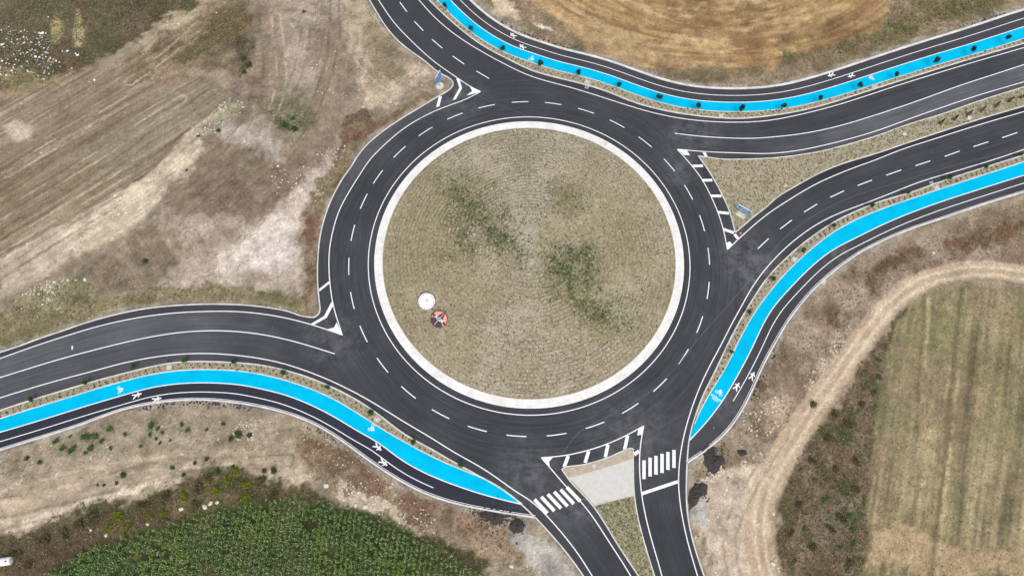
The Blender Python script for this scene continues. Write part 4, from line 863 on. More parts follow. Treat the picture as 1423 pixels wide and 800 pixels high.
for poly, n in ((vN, 90000), (vE, 90000), (vW, 90000)):
    P = in_poly_pts(poly, n, .15)[:2600]; addt(P, .09, .06, .17, mixcols(len(P), tone(160,148,118), tone(136,130,98), tone(184,170,142)), height=.6)
stuff('verge_grass', np.vstack(Vs), np.vstack(Fs), np.vstack(Cs), M['veg'], label='short dry grass on the verges and traffic islands', category='grass')
# small planted seedlings in two lines along the verges
Vs, Fs, Cs = [], [], []; b = 0
for A_, o_ in ((K_N, .45), (K_N, .95), (K_Es, -.45), (K_Es, -.85), (K_Ws, -.5), (K_Ws, -1.0)):
    P = resample(crop(offset(A_, o_)), 1.0); vp = vN if A_ is K_N else (vE if A_ is K_Es else vW)
    P = P[sdf(P[:, 0], P[:, 1], vp) < -.12]; P = P+rng.normal(0, .06, P.shape); addt(P, .09, .24, .38, mixcols(len(P), tone(84,84,58), tone(70,72,50)), height=.6, spread=.7, width=.5)
stuff('verge_seedlings', np.vstack(Vs), np.vstack(Fs), np.vstack(Cs), M['veg'], label='tiny green seedlings planted in double lines along the narrow verges', category='seedlings')
# maize
p0_, p1_ = np.array(G(330, 800)), np.array(G(420, 720)); d0 = np.array([math.cos(math.radians(88)), math.sin(math.radians(88))]); d1 = np.array([-d0[1], d0[0]])
cw = A2(CORN); L = []
for i in np.arange(-90, 90, .7):
    for j in np.arange(-60, 60, .26): L.append(d1*i+d0*j)
L = np.array(L)+np.array([-30, -45]); L += rng.normal(0, .07, L.shape)+np.c_[(fbm(L[:, 0], L[:, 1], 6, 2, 130)-.5)*.8, np.zeros(len(L))]; k = (L[:, 0] > -80) & (L[:, 0] < 5) & (L[:, 1] > -56) & (L[:, 1] < -20); L = L[k]
wxx = L[:, 0]+(fbm(L[:, 0], L[:, 1], 1.6, 3, 3)-.5)*1.6; wyy = L[:, 1]+(fbm(L[:, 0], L[:, 1], 1.6, 3, 4)-.5)*1.6
k = sdf(wxx, wyy, cw)+rng.exponential(.9, len(L)) < .4; L = L[k]; k = (fbm(L[:, 0], L[:, 1], 2.8, 3, 91)+.1*fbm(L[:, 0], L[:, 1], 9, 2, 94) > .31) & (rng.uniform(size=len(L)) < .86); L = L[k]
n = len(L); nl = 7; a_ = rng.uniform(0, 6.28, (n, 1))+np.arange(nl)[None]*2.6+rng.normal(0, .3, (n, nl)); ed = np.clip(-sdf(L[:, 0], L[:, 1], cw)/3, .35, 1)
hh = (.8+.8*ed)*rng.uniform(.85, 1.1, len(L))*(.75+.5*fbm(L[:, 0], L[:, 1], 4, 3, 92)); zb = hh[:, None]*np.linspace(.3, .95, nl)[None]; ll = rng.uniform(.16, .36, (n, nl))
ca, sa = np.cos(a_), np.sin(a_); X0, Y0 = L[:, 0][:, None]+0*ca, L[:, 1][:, None]+0*ca; secs = []
for t, dz, wd in ((0, 0, .03), (.45, .16, .06), (.8, .1, .045), (1.1, -.12, .01)):
    cxx = X0+ca*ll*t; cyy = Y0+sa*ll*t; cz = zb+dz*ll*2
    secs.append((np.stack([cxx-sa*wd, cyy+ca*wd, cz], -1), np.stack([cxx+sa*wd, cyy-ca*wd, cz], -1)))
V = np.stack([secs[0][0], secs[0][1], secs[1][0], secs[1][1], secs[2][0], secs[2][1], secs[3][0], secs[3][1]], 2).reshape(-1, 3)
bb = np.arange(n*nl)[:, None, None]*8; F = (np.array([(0,1,3,2),(2,3,5,4),(4,5,7,6)])[None]+bb).reshape(-1, 4)
pc = varied_ = (tone(84,110,58)*(1-sstep(.4,.65,fbm(L[:, 0], L[:, 1], 3, 3, 93)))[:, None]+tone(100,124,56)*sstep(.4,.65,fbm(L[:, 0], L[:, 1], 3, 3, 93))[:, None])
lc = pc[:, None, :]*(1+rng.normal(0, .2, (n, nl, 1))); pale = rng.uniform(size=(n, nl, 1)) < .18; lc = np.where(pale, tone(146,156,112), lc); lc = np.clip(lc, .01, .6)
stuff('maize_crop', V, F, np.repeat(lc.reshape(-1, 3), 8, 0), M['veg'], label='field of green maize plants in the bottom left of the view', category='maize')

# ------------------------------------------------------------------ things
def empty(name, x, y, z=0, rz=0, **kw):
    o = bpy.data.objects.new(name, None); o.empty_display_size = .3; o.location = (x, y, z); o.rotation_euler = (0, 0, rz); return link(o, **kw)
def leaf_cloud(n, rx, rz_, zc, leaf, seed, cols, clumps=11, cone=False):
    r = np.random.default_rng(seed); cl = r.normal(0, 1, (clumps, 3)); cl /= np.linalg.norm(cl, axis=1)[:, None]; cl *= r.uniform(.3, .66, (clumps, 1))
    k = r.integers(0, clumps, n); p = cl[k]+r.normal(0, .23, (n, 3)); p = p*np.array([rx, rx, rz_])
    if cone: t = r.uniform(0, 1, n); a = r.uniform(0, 6.28, n); q = rx*(1-t)**.8*r.uniform(.6, 1.05, n)*np.minimum(1, t*6+.4); p = np.c_[q*np.cos(a), q*np.sin(a), (t-.5)*2*rz_]
    p[:, 2] += zc
    nr = r.normal(0, 1, (n, 3)); nr[:, 2] = np.abs(nr[:, 2])+.4; nr /= np.linalg.norm(nr, axis=1)[:, None]
    t1 = np.cross(nr, r.normal(0, 1, (n, 3))); t1 /= np.linalg.norm(t1, axis=1)[:, None]; t2 = np.cross(nr, t1); s = leaf*r.uniform(.6, 1.3, (n, 1))
    V = np.stack([p-t1*s, p+t2*s*.5, p+t1*s, p-t2*s*.5], 1).reshape(-1, 3); F = np.arange(4*n).reshape(-1, 4)
    cols = np.array(cols); c = cols[(k if not cone else r.integers(0, 9, n)) % len(cols)]*(1+r.normal(0, .18, (n, 1))); return V, F, np.clip(np.repeat(c, 4, 0), .005, .6)
def tube(pts, radii, n=6):
    V = []; F = []
    for j, (p, r) in enumerate(zip(pts, radii)):
        for i in range(n): a = i*2*math.pi/n; V.append((p[0]+r*math.cos(a), p[1]+r*math.sin(a), p[2]))
    for j in range(len(pts)-1):
        for i in range(n): i2 = (i+1) % n; F.append((j*n+i, j*n+i2, (j+1)*n+i2, (j+1)*n+i))
    F.append(tuple(range((len(pts)-1)*n, len(pts)*n))); return V, F
M['bark'] = plain('bark', tone(110,92,74), .95, .2, 8)
M['stake'] = plain('stake_wood', tone(170,148,116), .9, .1, 8)
def make_mesh(name, VF, mat):
    me = bpy.data.meshes.new(name); me.from_pydata(VF[0], [], VF[1]); me.materials.append(mat); me.update(); return me
def box_vf(cx, cy, cz, sx, sy, sz, b=0):
    V = [(cx+dx*sx/2, cy+dy*sy/2, cz+dz*sz/2) for dz in (-1, 1) for dx, dy in ((-1,-1),(1,-1),(1,1),(-1,1))]
    F = [(0,3,2,1),(4,5,6,7),(0,1,5,4),(1,2,6,5),(2,3,7,6),(3,0,4,7)]; return V, [tuple(i+b for i in f) for f in F]
def join(*vfs):
    V = []; F = []
    for v, f in vfs: n = len(V); V += list(v); F += [tuple(i+n for i in q) for q in f]
    return V, F
DK = [tone(30,62,40), tone(40,76,44), tone(24,50,34), tone(56,88,50)]; MD = [tone(44,84,44), tone(56,96,46), tone(32,66,36), tone(70,104,52)]
crowns = {'d': [fast_mesh('crown', *leaf_cloud(1100, .66, .74, 2.15, .085, s, DK)[:2], M['veg'], leaf_cloud(1100, .66, .74, 2.15, .085, s, DK)[2]) for s in (1, 2, 3)],
          'm': [fast_mesh('crown', *leaf_cloud(800, .56, .56, 1.35, .075, s, MD)[:2], M['veg'], leaf_cloud(800, .56, .56, 1.35, .075, s, MD)[2]) for s in (4, 5, 6)]}
limbs = join(tube([(0,0,0),(.01,.01,1.0),(.02,0,2.4)], [.026,.02,.01]), tube([(.01,.01,1.3),(.25,.1,2.1)], [.02,.008], 5), tube([(.01,.01,1.4),(-.2,.18,2.2)], [.02,.008], 5), tube([(.01,.01,1.5),(-.05,-.25,2.2)], [.018,.007], 5))
trunk_d = make_mesh('trunk', limbs, M['bark']); V, F = limbs; trunk_m = make_mesh('trunk', ([(x*.7, y*.7, z*.62) for x, y, z in V], F), M['bark'])
stake = make_mesh('stake', tube([(.16,0,0),(.16,0,1.2)], [.025,.02], 5), M['stake'])
def sapling(px, py, kind, i, label, group):
    hc = 2.15 if kind == 'd' else 1.35; x, y = G(px, py, hc)
    vp, A_ = None, None
    t = empty('young_tree', x, y, .09, rnd.uniform(0, 6.28), label=label, category='tree', group=group); s = rnd.uniform(.75, 1.05)*(.95 if kind == 'd' else .95); t.scale = (s, s, s)
    for nm, me in (('crown', crowns[kind][i % 3]), ('trunk', trunk_d if kind == 'd' else trunk_m)): link(bpy.data.objects.new(nm, me), t)
ORD = lambda n: {1: 'first', 2: 'second', 3: 'third'}.get(n, f'{n}th')
NROW = [(617.5,4),(654,36.6),(698.8,65.3),(751.5,86.4),(804.4,99),(860.9,114.8),(916.3,133.9),(971.7,144.3),(1031.4,149.9),(1090.2,145.1),(1142.3,133.3),(1197.1,115.6),(1248.6,100.4),(1302,82.7),(1354.1,66.7),(1402.7,50)]
EROW = [(1017.6,488),(1042.6,431.8),(1075,386.2),(1117,347.1),(1159.4,311.7),(1211.5,284.7),(1262.9,265.8),(1319.8,245.9),(1370.7,230.4),(1419.6,212.7)]
WROW = [(41.6,554.7),(117.3,530.2),(185.1,509.1),(256,499.9),(324,502.1),(392.6,517),(454.6,537.5),(515.4,572.7),(574.2,612.4),(640.3,644.8)]
for i, p in enumerate(NROW): sapling(*p, 'd', i, f'dark green sapling, {ORD(i+1)} from the left in the row beside the upper blue cycle path', 'dark saplings along the upper cycle path')
for i, p in enumerate(EROW): sapling(*p, 'm', i, f'small green sapling, {ORD(i+1)} from the left in the row beside the right blue cycle path', 'green saplings along the right cycle path')
for i, p in enumerate(WROW): sapling(*p, 'm', i, f'small green sapling, {ORD(i+1)} from the left in the row beside the lower left cycle path', 'green saplings along the lower left cycle path')
OL = [tone(58,58,26), tone(72,70,34), tone(46,48,20)]
cyp = fast_mesh('crown', *leaf_cloud(600, .42, .95, 1.05, .07, 9, OL, cone=True)[:2], M['veg'], leaf_cloud(600, .42, .95, 1.05, .07, 9, OL, cone=True)[2]); cyt = make_mesh('trunk', tube([(0,0,0),(0,0,.6)], [.03,.02], 5), M['bark'])
for i, p in enumerate([(1308.9,169.3),(1328.2,163.8),(1347.8,157.2),(1366.4,151.4),(1386,145.2),(1404.6,138.6),(1421.7,133.3)]):
    x, y = G(*p, .8); t = empty('cypress', x, y, .1, i, label=f'small olive cypress, {ORD(i+1)} from the left in the line on the dry median', category='tree', group='young cypresses on the median'); t.scale = (.8, .8, .85); link(bpy.data.objects.new('crown', cyp), t); link(bpy.data.objects.new('trunk', cyt), t)

# weed bushes on the bare banks
def bush_meshes(cols, seed0): 
    L = []
    for s in range(3):
        V, F, c = leaf_cloud(260, .62, .3, .22, .1, seed0+s, cols, 8); V[:, 2] = np.abs(V[:, 2]); L.append(fast_mesh('foliage', V, F, M['veg'], c))
    return L
bm_g = bush_meshes([tone(76,104,44), tone(62,88,40), tone(92,118,54)], 30); bm_y = bush_meshes([tone(112,118,34), tone(88,104,36), tone(132,126,44)], 40); bm_d = bush_meshes([tone(60,80,46), tone(74,88,54), tone(50,66,40)], 50); bm_b = bush_meshes([tone(92,82,58), tone(74,70,46), tone(110,94,66)], 60)
def bushes(lst, ms, fmt, group, name='weed_bush'):
    lst = sorted(lst)
    for i, (x_, y_, s) in enumerate(lst):
        x, y = G(x_, y_, .2); o = bpy.data.objects.new(name, ms[i % 3]); o.location = (x, y, float(ground_z(np.array([x]), np.array([y]))[0])); o.rotation_euler = (0, 0, rnd.uniform(0, 6)); o.scale = (s*rnd.uniform(.85,1.15), s*rnd.uniform(.85,1.15), s*.9)
        link(o, label=fmt.format(ORD(i+1)), category='bush', group=group)
bushes([(x*K, 575+y*K, s) for x, y, s in ((275,132,.85),(312,165,.9),(350,185,1.1),(372,160,.6),(425,110,1.2),(470,110,1.0),(445,175,1.1),(420,190,.7),(503,135,.9),(545,170,.75),(545,70,.9),(618,100,.65),(745,55,1.05),(780,70,.85),(740,100,.7),(770,120,.6),(805,92,.7),(790,145,.6),(838,130,.5),(895,50,.75),(930,75,.8),(1018,78,.55),(690,160,.6),(343,110,.6))], bm_g, 'low green bush on the bare bank below the lower left footpath, {} from the left', 'green bushes on the bare bank')
bushes([(x*K, 575+y*K, s) for x, y, s in ((130,220,.8),(195,238,.7),(612,300,.9),(575,340,.6),(1355,280,1.0),(1305,280,.8),(1150,260,.6),(1075,285,.9),(960,240,.6),(1100,50,.7),(1180,100,1.1),(1230,105,.9),(1140,120,.9),(850,265,.7),(1020,220,.6),(510,350,.5),(480,350,.5),(905,300,.6))], bm_d, 'greyish green weed clump beside the dirt track above the maize, {} from the left', 'weed clumps beside the dirt track')
bushes([(165,720,1.4),(150,735,1.2),(176,733,1.2),(255,690,1.4),(318,668,1.5),(340,672,1.7),(345,688,1.5),(300,680,1.3),(328,655,1.2),(228,712,1.1),(205,718,.9)], bm_y, 'yellow green shrub in the dark scrub above the maize, {} from the left', 'yellowish shrubs above the maize', 'shrub')
bushes([(20,770,1.5),(60,752,1.7),(90,742,1.5),(110,728,1.6),(130,718,1.5),(200,702,1.5),(230,690,1.6),(275,678,1.6),(290,664,1.3),(365,668,1.5),(380,690,1.5),(270,700,1.3),(40,785,1.5)], bm_b, 'brown green scrub bush in the strip above the maize, {} from the left', 'scrub bushes above the maize', 'shrub')
bushes([(202,362,.9),(398,176,1.3),(410,180,1.1),(408,165,.9),(422,15,.7),(338,80,1.0),(346,90,1.2),(340,100,1.0),(307,185,.8),(278,193,.6),(261,38+200,.5)], bm_d, 'isolated dark weed bush on the graded earth to the left, {} from the left', 'weed bushes on the graded earth')
bushes([(1133,666,.7),(1163,668,.6),(1145,695,.8),(1178,716,.9),(1185,735,.8),(1186,755,.8),(1120,733,.8),(1168,760,.7),(1223,524,.9),(1216,545,.8),(1222,500,.8),(1150,690,.6),(1105,780,.6)], bm_g, 'green shrub in the scrub strip left of the striped field, {} from the left', 'green shrubs in the right scrub strip', 'shrub')
bushes([(1130,560,1.1),(1160,575,1.2),(1180,590,1.3),(1200,560,1.1),(1130,640,1.1),(1160,650,1.2),(1190,640,1.2),(1170,720,1.4),(1155,735,1.2),(1130,760,1.1),(1110,700,1.1),(1190,680,1.1),(1150,610,1.2),(1180,780,1.2),(1100,740,1.0)], bm_b, 'brown dry shrub between the dirt track and the striped field, {} from the left', 'dry shrubs in the right scrub strip', 'shrub')

# rocks lying singly
def boulder(i, px, py, s, label, c=tone(214,204,188)):
    x, y = G(px, py); z = float(ground_z(np.array([x]), np.array([y]))[0]); r = np.random.default_rng(100+i)
    v = ico*np.array([1.1, .8, .55])*r.uniform(.75, 1.15, (12, 1))*s
    o = bpy.data.objects.new('rock', fast_mesh('rock', v, np.vstack([icof, [(11,7,6),(11,8,7),(11,9,8),(11,10,9),(11,6,10)]]), M['rock'], np.tile(c, (12, 1)))); o.location = (x, y, z+s*.2); o.rotation_euler = (0, 0, r.uniform(0, 6)); link(o, label=label, category='rock', group='single pale rocks')
RK = [(167.3,299.4,.3),(107,348,.25),(118,388.5,.35),(59,423,.2),(285,704,.5),(293,699,.4),(302,698,.35),(252,707,.4),(206,728,.3),(126,736,.25),(148,743,.3),(453,674.5,.5),(507,704,.5),(494,702,.4),(1050,745,.3),(1075,713,.35),(1075,783,.4),(992,594,.2),(1297,351,.3),(1077,552,.25),(868,0+316,.2),(711,786,.4),(389,235,.3),(1070,600,.25)]
for i, (x_, y_, s) in enumerate(sorted(RK)): boulder(i, x_, y_, s, f'pale rock lying on open ground, {ORD(i+1)} from the left of the single rocks')
# litter on the dump patch, top left
LT = [(9,54,.45),(3,62,.6),(2,42,.4),(58,46,.8),(67,24,.35),(33,52,.4),(94,71,.5),(49,79,.55),(55,80,.4),(38,73,.4),(30,92,.4),(16,98,.35),(38,98,.35),(108,77,.6),(105,75,.35),(50,62,.35),(3,85,.5),(100,95,.3),(131,111,.45),(124,114,.3),(127,118,.25),(84,93,.3),(45,69,.3),(20,90,.35),(8,105,.3),(233,31,.3),(301,18,.35),(57,206+7,.25),(12,37,.25),(22,83,.3),(61,67,.3),(29,143,.3)]
M['litter'] = plain('white_plastic', tone(232,234,238), .6, .1, 4); M['litter_b'] = plain('pale_blue_plastic', tone(170,205,215), .6, .1, 4)
for i, (x_, y_, s) in enumerate(sorted(LT)):
    x, y = G(x_, y_); z = float(ground_z(np.array([x]), np.array([y]))[0]); r = np.random.default_rng(200+i); q = 9; V = [(0, 0, s*.35)]; s *= .8
    for j in range(q): a = j*2*math.pi/q; rr_ = s*r.uniform(.3, .75); V.append((rr_*math.cos(a), rr_*math.sin(a), s*r.uniform(.02, .3)))
    for j in range(q): a = j*2*math.pi/q; rr_ = s*r.uniform(.2, .5); V.append((rr_*math.cos(a), rr_*math.sin(a), -.03))
    F = [(0, 1+j, 1+(j+1) % q) for j in range(q)]+[(1+j, 1+q+j, 1+q+(j+1) % q, 1+(j+1) % q) for j in range(q)]
    mesh_obj('litter', V, F, M['litter_b'] if i % 6 == 4 else M['litter'], label=f'crumpled {"pale blue" if i%6==4 else "white"} plastic scrap on the upper left ground, {ORD(i+1)} from the left', category='litter', group='scraps of plastic litter').location = (x, y, z)

# asphalt spoil heaps
M['spoil'] = plain('black_asphalt_spoil', tone(66,63,61), .95, .7, 4)
def heap(outline, h, label, seed):
    P = A2(outline); c = P.mean(0); P = resample(np.vstack([P, P[:1]]), .25)[:-1]; r = np.random.default_rng(seed); rings = 6; n = len(P); V = []
    jit = 1.12+r.normal(0, .04, (n, 1)); P = c+(P-c)*1.12
    for j in range(rings):
        t = j/rings; Q = c+(P-c)*(1-t)*(jit if j == 0 else 1); 
        for q in Q: V.append((q[0]-c[0]+r.normal(0,.03), q[1]-c[1]+r.normal(0,.03), h*math.sin(t*math.pi/2)*(1+r.normal(0,.12)) if j else -.02))
    V.append((0, 0, h)); F = [(j*n+i, j*n+(i+1) % n, (j+1)*n+(i+1) % n, (j+1)*n+i) for j in range(rings-1) for i in range(n)]+[((rings-1)*n+i, (rings-1)*n+(i+1) % n, rings*n) for i in range(n)]
    o = mesh_obj('asphalt_heap', V, F, M['spoil'], label=label, category='spoil heap'); z = float(ground_z(np.array([c[0]]), np.array([c[1]]))[0]); o.location = (c[0], c[1], z+.06)
heap(T(700,575,[(990,185),(1010,165),(1045,175),(1040,205),(1075,210),(1085,235),(1062,250),(1055,275),(1030,280),(1005,255),(1000,225)]), .35, 'ragged black asphalt heap beside the end of the right footpath', 1)
heap(T(700,575,[(925,380),(945,355),(980,350),(998,365),(995,395),(965,410),(950,440),(925,458),(918,430)]), .35, 'black asphalt heap on sand by the right kerb of the lower road', 2)
heap(T(350,575,[(1342,550),(1333,572),(1310,583),(1288,574),(1278,552),(1288,530),(1310,519),(1334,530)]), .45, 'round dark gravel heap below the tip of the lower left footpath', 3)
heap(T(350,575,[(1130,495),(1170,480),(1215,495),(1240,505),(1228,530),(1200,545),(1175,520),(1140,512)]), .3, 'broken dark asphalt pile against the kerb near the lower left footpath tip', 4)
heap(T(700,575,[(1155,180),(1190,178),(1200,195),(1170,205)]), .25, 'small black spoil patch below the right bank', 5)
# dark rubble behind kerbs
Vs_ = []; P = []
for A_, a0, a1, off, dn in ((O_N, (700,25), (800,70), .55, 5), (O_W, (190,565), (350,558), -.6, 5), (O_W, (430,600), (480,630), -.6, 4), (O_W, (660,705), (700,712), -.7, 7), (O_E, (1030,560), (1070,480), -.6, 3), (O_N, (1330,30), (1420,5), .55, 3)):
    Q = sub(offset(A_, off), a0, a1) if len(sub(offset(A_, off), a0, a1)) > 2 else sub(offset(A_, off), a1, a0)
    n = int(len(Q)*.5*dn); i = rng.integers(0, len(Q), n); P.append(Q[i]+rng.normal(0, .22, (n, 2)))
for hx, hy, hr, hn in ((992,637,2.0,120), (969,687,1.5,70), (684,718,1.8,110), (718,730,1.4,50), (703,716,1.4,60)):
    q = np.array(G(hx, hy))+rng.normal(0, hr*.55, (hn, 2)); P.append(q[sdf(q[:, 0], q[:, 1], road_poly) > .5])
P = np.vstack(P); V, F, c = stones(P[:, 0], P[:, 1], ground_z(P[:, 0], P[:, 1]).clip(-.02)+.03, rng.uniform(.06, .2, len(P)), np.tile(tone(70,68,68), (len(P), 1))*(1+rng.normal(0, .25, (len(P), 1)))); stuff('kerbside_rubble', V, F, np.clip(c, .01, .5), M['rock'], label='dark broken asphalt lumps spilled behind the path kerbs', category='rubble')

# round emblem plates on the island
M['sal'] = plain('salmon_enamel', tone(246,150,138), .5, .03, 3); M['ink'] = plain('charcoal_enamel', tone(56,54,68), .5, .05, 3); M['wplate'] = plain('white_enamel', tone(228,228,228), .5, .02, 3); M['gr'] = plain('grey_mark', tone(96,98,108), .6, .03, 3)
def prism(P, z0, z1):
    n = len(P); V = [(x, y, z0) for x, y in P]+[(x, y, z1) for x, y in P]
    return V, [tuple(range(n, 2*n)), tuple(range(n))[::-1]]+[(i, (i+1) % n, n+(i+1) % n, n+i) for i in range(n)]
def plate(px, py, r, label, up):
    x, y = G(px, py, 1.1); z = float(dome_z(x, y)); t = empty('emblem_plate', x, y, z+.1, 0, label=label, category='emblem')
    c0 = np.array((x, y)); u = np.array(G(*up, 1.1))-c0; a = math.atan2(-u[0], u[1])
    t.rotation_euler = (Matrix.Rotation(math.radians(18), 3, 'X') @ Matrix.Rotation(a, 3, 'Z')).to_euler(); t.location.z = z+.42
    return t
t = plate(593, 418.8, 1.3, 'plain white round plate with a ring of small dots lying on the island', (594.5, 410))
mesh_obj('disc', *prism(disc_((0,0), 1.31, 48), -.12, .0), M['wplate'], t)
for i in range(16): mesh_obj('dot', *prism(disc_((1.12*math.cos(i*math.pi/8+.2), 1.12*math.sin(i*math.pi/8+.2)), .075, 8), .001, .008), M['gr'], t)
mesh_obj('centre_mark', *join(prism(seg_((-.12,-.2),(-.12,.3),.06), .001, .006), prism(seg_((-.15,.3),(.2,.34),.06), .002, .007), prism(seg_((.1,.3),(.12,-.1),.06), .001, .006), prism(seg_((-.1,.05),(.1,.08),.05), .002, .0075)), M['gr'], t)
mesh_obj('support', *prism(disc_((0,0), 1.1, 24), -.75, -.12), M['concrete_old'], t)
t = plate(610.2, 443.8, 1.3, 'salmon and charcoal round road agency emblem plate lying on the island', (618, 435.5))
mesh_obj('disc', *prism(disc_((0,0), 1.33, 48), -.12, .0), M['ink'], t)
arc = lambda a0, a1, r, n=14: [(r*math.cos(math.radians(a0+(a1-a0)*i/n)), r*math.sin(math.radians(a0+(a1-a0)*i/n))) for i in range(n+1)]
mesh_obj('salmon_field', *join(prism(arc(99, 172, 1.24)+[(-.55,.17)], .001, .008), prism(arc(8, 81, 1.24)+[(.55,.17)][::1], .001, .008), prism(seg_((0,-1.15),(0,-.28),.1), .001, .008), prism(seg_((0,.3),(0,1.2),.09), .001, .008),
    prism(seg_((-1.2,-.33),(-.62,-.1),.1), .001, .008), prism(seg_((1.2,-.33),(.62,-.1),.1), .001, .008), prism([(-1.24,-.15),(-1.08,-.6),(-.98,-.26)], .009, .012), prism([(1.24,-.15),(.98,-.26),(1.08,-.6)], .009, .012)), M['sal'], t)
tm_ = text_mesh('lettering', 'KGM', .72, M['wplate'], .004, .012); o = bpy.data.objects.new('lettering', tm_); link(o, t); o.location = (0, .0, .014)
mesh_obj('support', *prism(disc_((0,0), 1.1, 24), -.75, -.12), M['concrete_old'], t)

# signs
M['sblue'] = plain('blue_sign_face', tone(60,140,220), .45, .04, 2); M['steel'] = plain('galvanised_steel', tone(150,154,158), .5, .06, 6, .3); M['swhite'] = plain('white_sign_face', tone(236,240,246), .45, .03, 2)
def dirsign(px, py, width, z0, z1, heading, label, base, npost=2):
    x, y = G(px, py); t = empty('direction_sign', x, y, 0.1, heading, label=label, category='road sign')
    V, F = box_vf(0, 0, (z0+z1)/2, width, .06, z1-z0); mesh_obj('panel', V, F, M['sblue'], t)
    for sgn_ in (-1, 1):
        yy = sgn_*.034
        rim = join(*[box_vf(cx_, yy, cz_, sx_, .006, sz_) for cx_, cz_, sx_, sz_ in ((0, z1-.05, width-.06, .06), (0, z0+.05, width-.06, .06), (-width/2+.05, (z0+z1)/2, .05, z1-z0-.16), (width/2-.05, (z0+z1)/2, .05, z1-z0-.16))]); mesh_obj('border', *rim, M['swhite'], t)
        ar = join(*[box_vf(-width*.18+i*width*.13, yy, (z0+z1)/2+(.12 if i % 2 else -.02), width*.1, .006, .16) for i in range(4)]); mesh_obj('legend_marks', *ar, M['swhite'], t)
    mesh_obj('top_edge', *box_vf(0, 0, z1+.02, width, .09, .035), M['swhite'], t)
    for o_ in ((-.28*width, .28*width) if npost == 2 else (0,)):
        mesh_obj('post', *tube([(o_, 0, 0), (o_, 0, z1-.05)], [.045, .045], 8), M['steel'], t)
    if base == 'disc': mesh_obj('footing', *prism(disc_((0, 0), .75, 20), -.1, .06), M['concrete'], t)
    else: mesh_obj('footing', *prism([(-.85,-.45),(.85,-.45),(.85,.45),(-.85,.45)], -.1, .08), M['concrete'], t)
dirsign(611, 119.8, 2.0, 1.3, 3.3, math.radians(66), 'tall blue and white direction sign on a round footing at the upper left road fork', 'disc', 1)
dirsign(1029, 299, 2.4, 1.5, 2.5, math.atan2(G(1043.5,295.5,2)[1]-G(1026.5,286,2)[1], G(1043.5,295.5,2)[0]-G(1026.5,286,2)[0]), 'wide blue direction sign with white lettering on the right traffic island', 'slab')
# cone and delineator
x, y = G(1028.6, 324.6); t = empty('traffic_cone', x, y, .005, .4, label='red traffic cone with white band beyond the tip of the right traffic island', category='traffic cone')
M['red'] = plain('red_plastic', tone(232,58,68), .5, .04, 3); M['yel'] = plain('yellow_plastic', tone(220,170,40), .5, .05, 3)
mesh_obj('foot', *box_vf(0, 0, .03, .42, .42, .06), M['red'], t); mesh_obj('cone', *tube([(0,0,.06),(0,0,.32)], [.17,.115], 16), M['red'], t); mesh_obj('white_band', *tube([(0,0,.32),(0,0,.48)], [.118,.08], 16), M['swhite'], t); mesh_obj('tip', *tube([(0,0,.48),(0,0,.72)], [.08,.035], 16), M['red'], t)
x, y = G(1025.4, 317, .3); t = empty('hazard_marker', x, y, .1, .7, label='small yellow hazard marker at the corner of the right traffic island', category='marker')
mesh_obj('post', *tube([(0,0,0),(0,0,.5)], [.04,.035], 8), M['steel'], t); mesh_obj('panel', *box_vf(0, 0, .5, .38, .1, .42), M['yel'], t); mesh_obj('base', *box_vf(0, 0, .03, .35, .25, .06), M['ink'], t)
x, y = G(1347.5, 163.2, .4); t = empty('marker_block', x, y, .1, .2, label='white round block with a red cross beside the cypresses on the median', category='marker')
mesh_obj('block', *prism(disc_((0, 0), .34, 16), -.05, .35), M['swhite'], t); mesh_obj('cross', *join(*[prism(seg_(a_, b_, .1), .351+i*.003, .358+i*.003) for i, (a_, b_) in enumerate((((-.2,-.2),(.2,.2)), ((-.2,.2),(.2,-.2))))]), M['red'], t)
for i, (px, py, h, lb) in enumerate(((841.3, 203, .9, 'thin grey post standing on the white apron at the top right of the island'), (983.4, 214, 1.0, 'thin grey post at the upper tip of the right traffic island'), (385.3, 514, .9, 'thin grey post on the verge left of the roundabout'), (384.5, 509, .01, ''))):
    if not lb: continue
    x, y = G(px, py); t = empty('delineator_post', x, y, .1, 0, label=lb, category='post'); mesh_obj('post', *tube([(0,0,0),(0,0,h)], [.05,.045], 8), M['steel'], t); mesh_obj('cap', *tube([(0,0,h),(0,0,h+.06)], [.07,.05], 8), M['ink'], t)
# drains
M['iron'] = plain('cast_iron', tone(58,58,60), .7, .1, 6)
def drain(slab, grate, ang, label, pale=False):
    x, y = G(*slab, .1); t = empty('storm_drain', x, y, .09, ang, label=label, category='drain')
    mesh_obj('cover_slab', *prism([(-.5,-.42),(.5,-.42),(.5,.42),(-.5,.42)], -.05, .07), M['concrete_old'], t)
    mesh_obj('lid', *prism(disc_((0,0), .27, 14), .071, .09), M['concrete'], t)
    if grate:
        gx_, gy_ = G(*grate); dx, dy = gx_-x, gy_-y; ca, sa = math.cos(-ang), math.sin(-ang); lx, ly = dx*ca-dy*sa, dx*sa+dy*ca
        g_ = join(*[box_vf(lx-.3+.12*i, ly, -.065, .05, .42, .03) for i in range(6)], box_vf(lx, ly-.23, -.064, .74, .05, .034), box_vf(lx, ly+.23, -.064, .74, .05, .034)); mesh_obj('grate', *g_, M['concrete'] if pale else M['iron'], t)
drain((816.2,114.2), (815.4,121.6), math.radians(-17), 'storm drain with pale slab on the verge above the island, leftmost on the upper verge', True)
drain((1002.4,160.8), (1004.5,164.8), math.radians(-3), 'storm drain with concrete slab on the upper verge above the right traffic island')
drain((1214.8,120.4), (1218.5,125.6), math.radians(20), 'storm drain with pinkish slab on the verge beside the cycle symbol at upper right')
drain((1301,260.4), (1294.5,254.2), math.radians(20), 'storm drain with white grate on the verge of the right road', True)
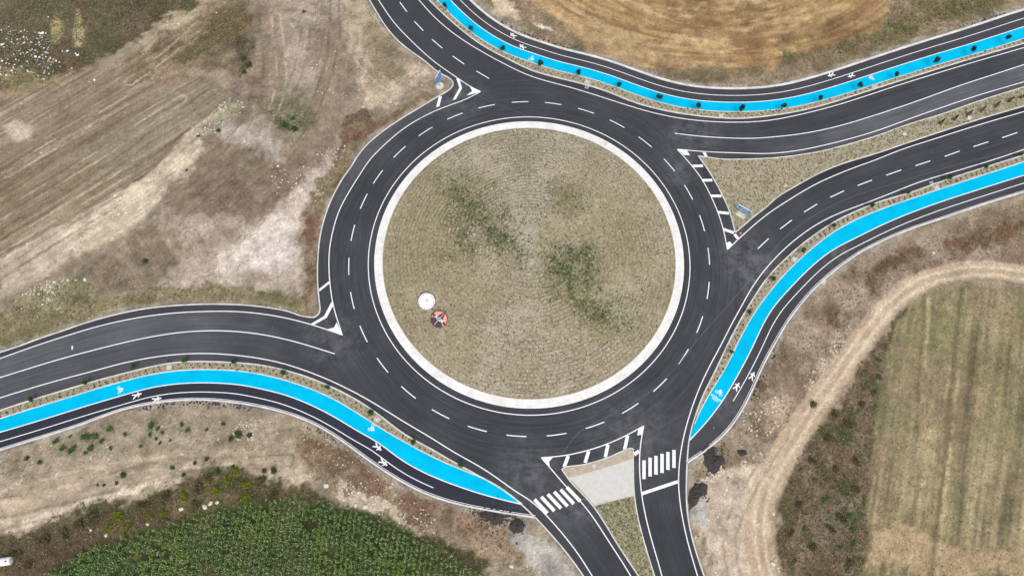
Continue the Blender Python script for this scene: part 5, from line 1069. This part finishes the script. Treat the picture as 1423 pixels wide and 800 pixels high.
drain((1103.7,360), (1096.7,354.3), math.radians(48), 'storm drain on the verge between two saplings of the right road')
drain((524.4,582.5), (530.2,574), math.radians(-35), 'storm drain on the verge beside the cycle symbol at lower left')
drain((235,510.3), (235.7,502), math.radians(8), 'storm drain with dark grate on the verge near the left edge of the view')
def slab(px, py, w_, d_, ang, label, z=.1, rd=False):
    x, y = G(px, py, z); t = empty('inspection_cover', x, y, z, ang, label=label, category='cover'); mesh_obj('frame', *prism(disc_((0,0), w_/2, 16) if rd else [(-w_/2,-d_/2),(w_/2,-d_/2),(w_/2,d_/2),(-w_/2,d_/2)], -.06, .05), M['concrete_old'], t); mesh_obj('lid', *prism(disc_((0,0), w_*.3, 14), .051, .075), M['concrete'], t)
slab(1257, 186.5, .9, .9, .3, 'round pale inspection cover in the dry grass of the median', .1, True)
slab(825.7, 647, .75, .75, .2, 'grey concrete inspection chamber on the bare strip of the lower traffic island', .12, True)
slab(1144, 391.3, 1.0, .8, .8, 'white concrete block by the outer kerb of the right footpath', .02)
slab(1092, 258.5, .6, .5, .3, 'small pinkish cover in the grass of the right traffic island', .1)
# water tank, bottom left
M['tank'] = plain('white_tank', tone(246,247,250), .4, .02, 2)
x, y = G(8, 779.5, .5); t = empty('water_tank', x, y, 0, math.radians(8), label='white plastic water tank lying in the scrub at the bottom left corner', category='water tank')
n = 20; rings = [(-.78,.3),(-.74,.5),(-.6,.56),(-.3,.56),(-.28,.52),(-.22,.52),(-.2,.56),(.2,.56),(.22,.52),(.28,.52),(.3,.56),(.6,.56),(.74,.5),(.78,.3)]
V = [(a_, r*math.cos(j*2*math.pi/n), .55+r*math.sin(j*2*math.pi/n)) for a_, r in rings for j in range(n)]; F = [(i*n+j, i*n+(j+1) % n, (i+1)*n+(j+1) % n, (i+1)*n+j) for i in range(len(rings)-1) for j in range(n)]+[tuple(range(n)), tuple(range((len(rings)-1)*n, len(rings)*n))[::-1]]
mesh_obj('shell', V, F, M['tank'], t, smooth_=False); mesh_obj('filler_cap', *prism(disc_((.42, -.05), .11, 12), 1.08, 1.18), M['ink'], t); mesh_obj('cradle', *join(box_vf(-.45,0,.04,.15,1.0,.12), box_vf(.45,0,.04,.15,1.0,.12)), M['steel'], t)
print('objects', len(bpy.data.objects))
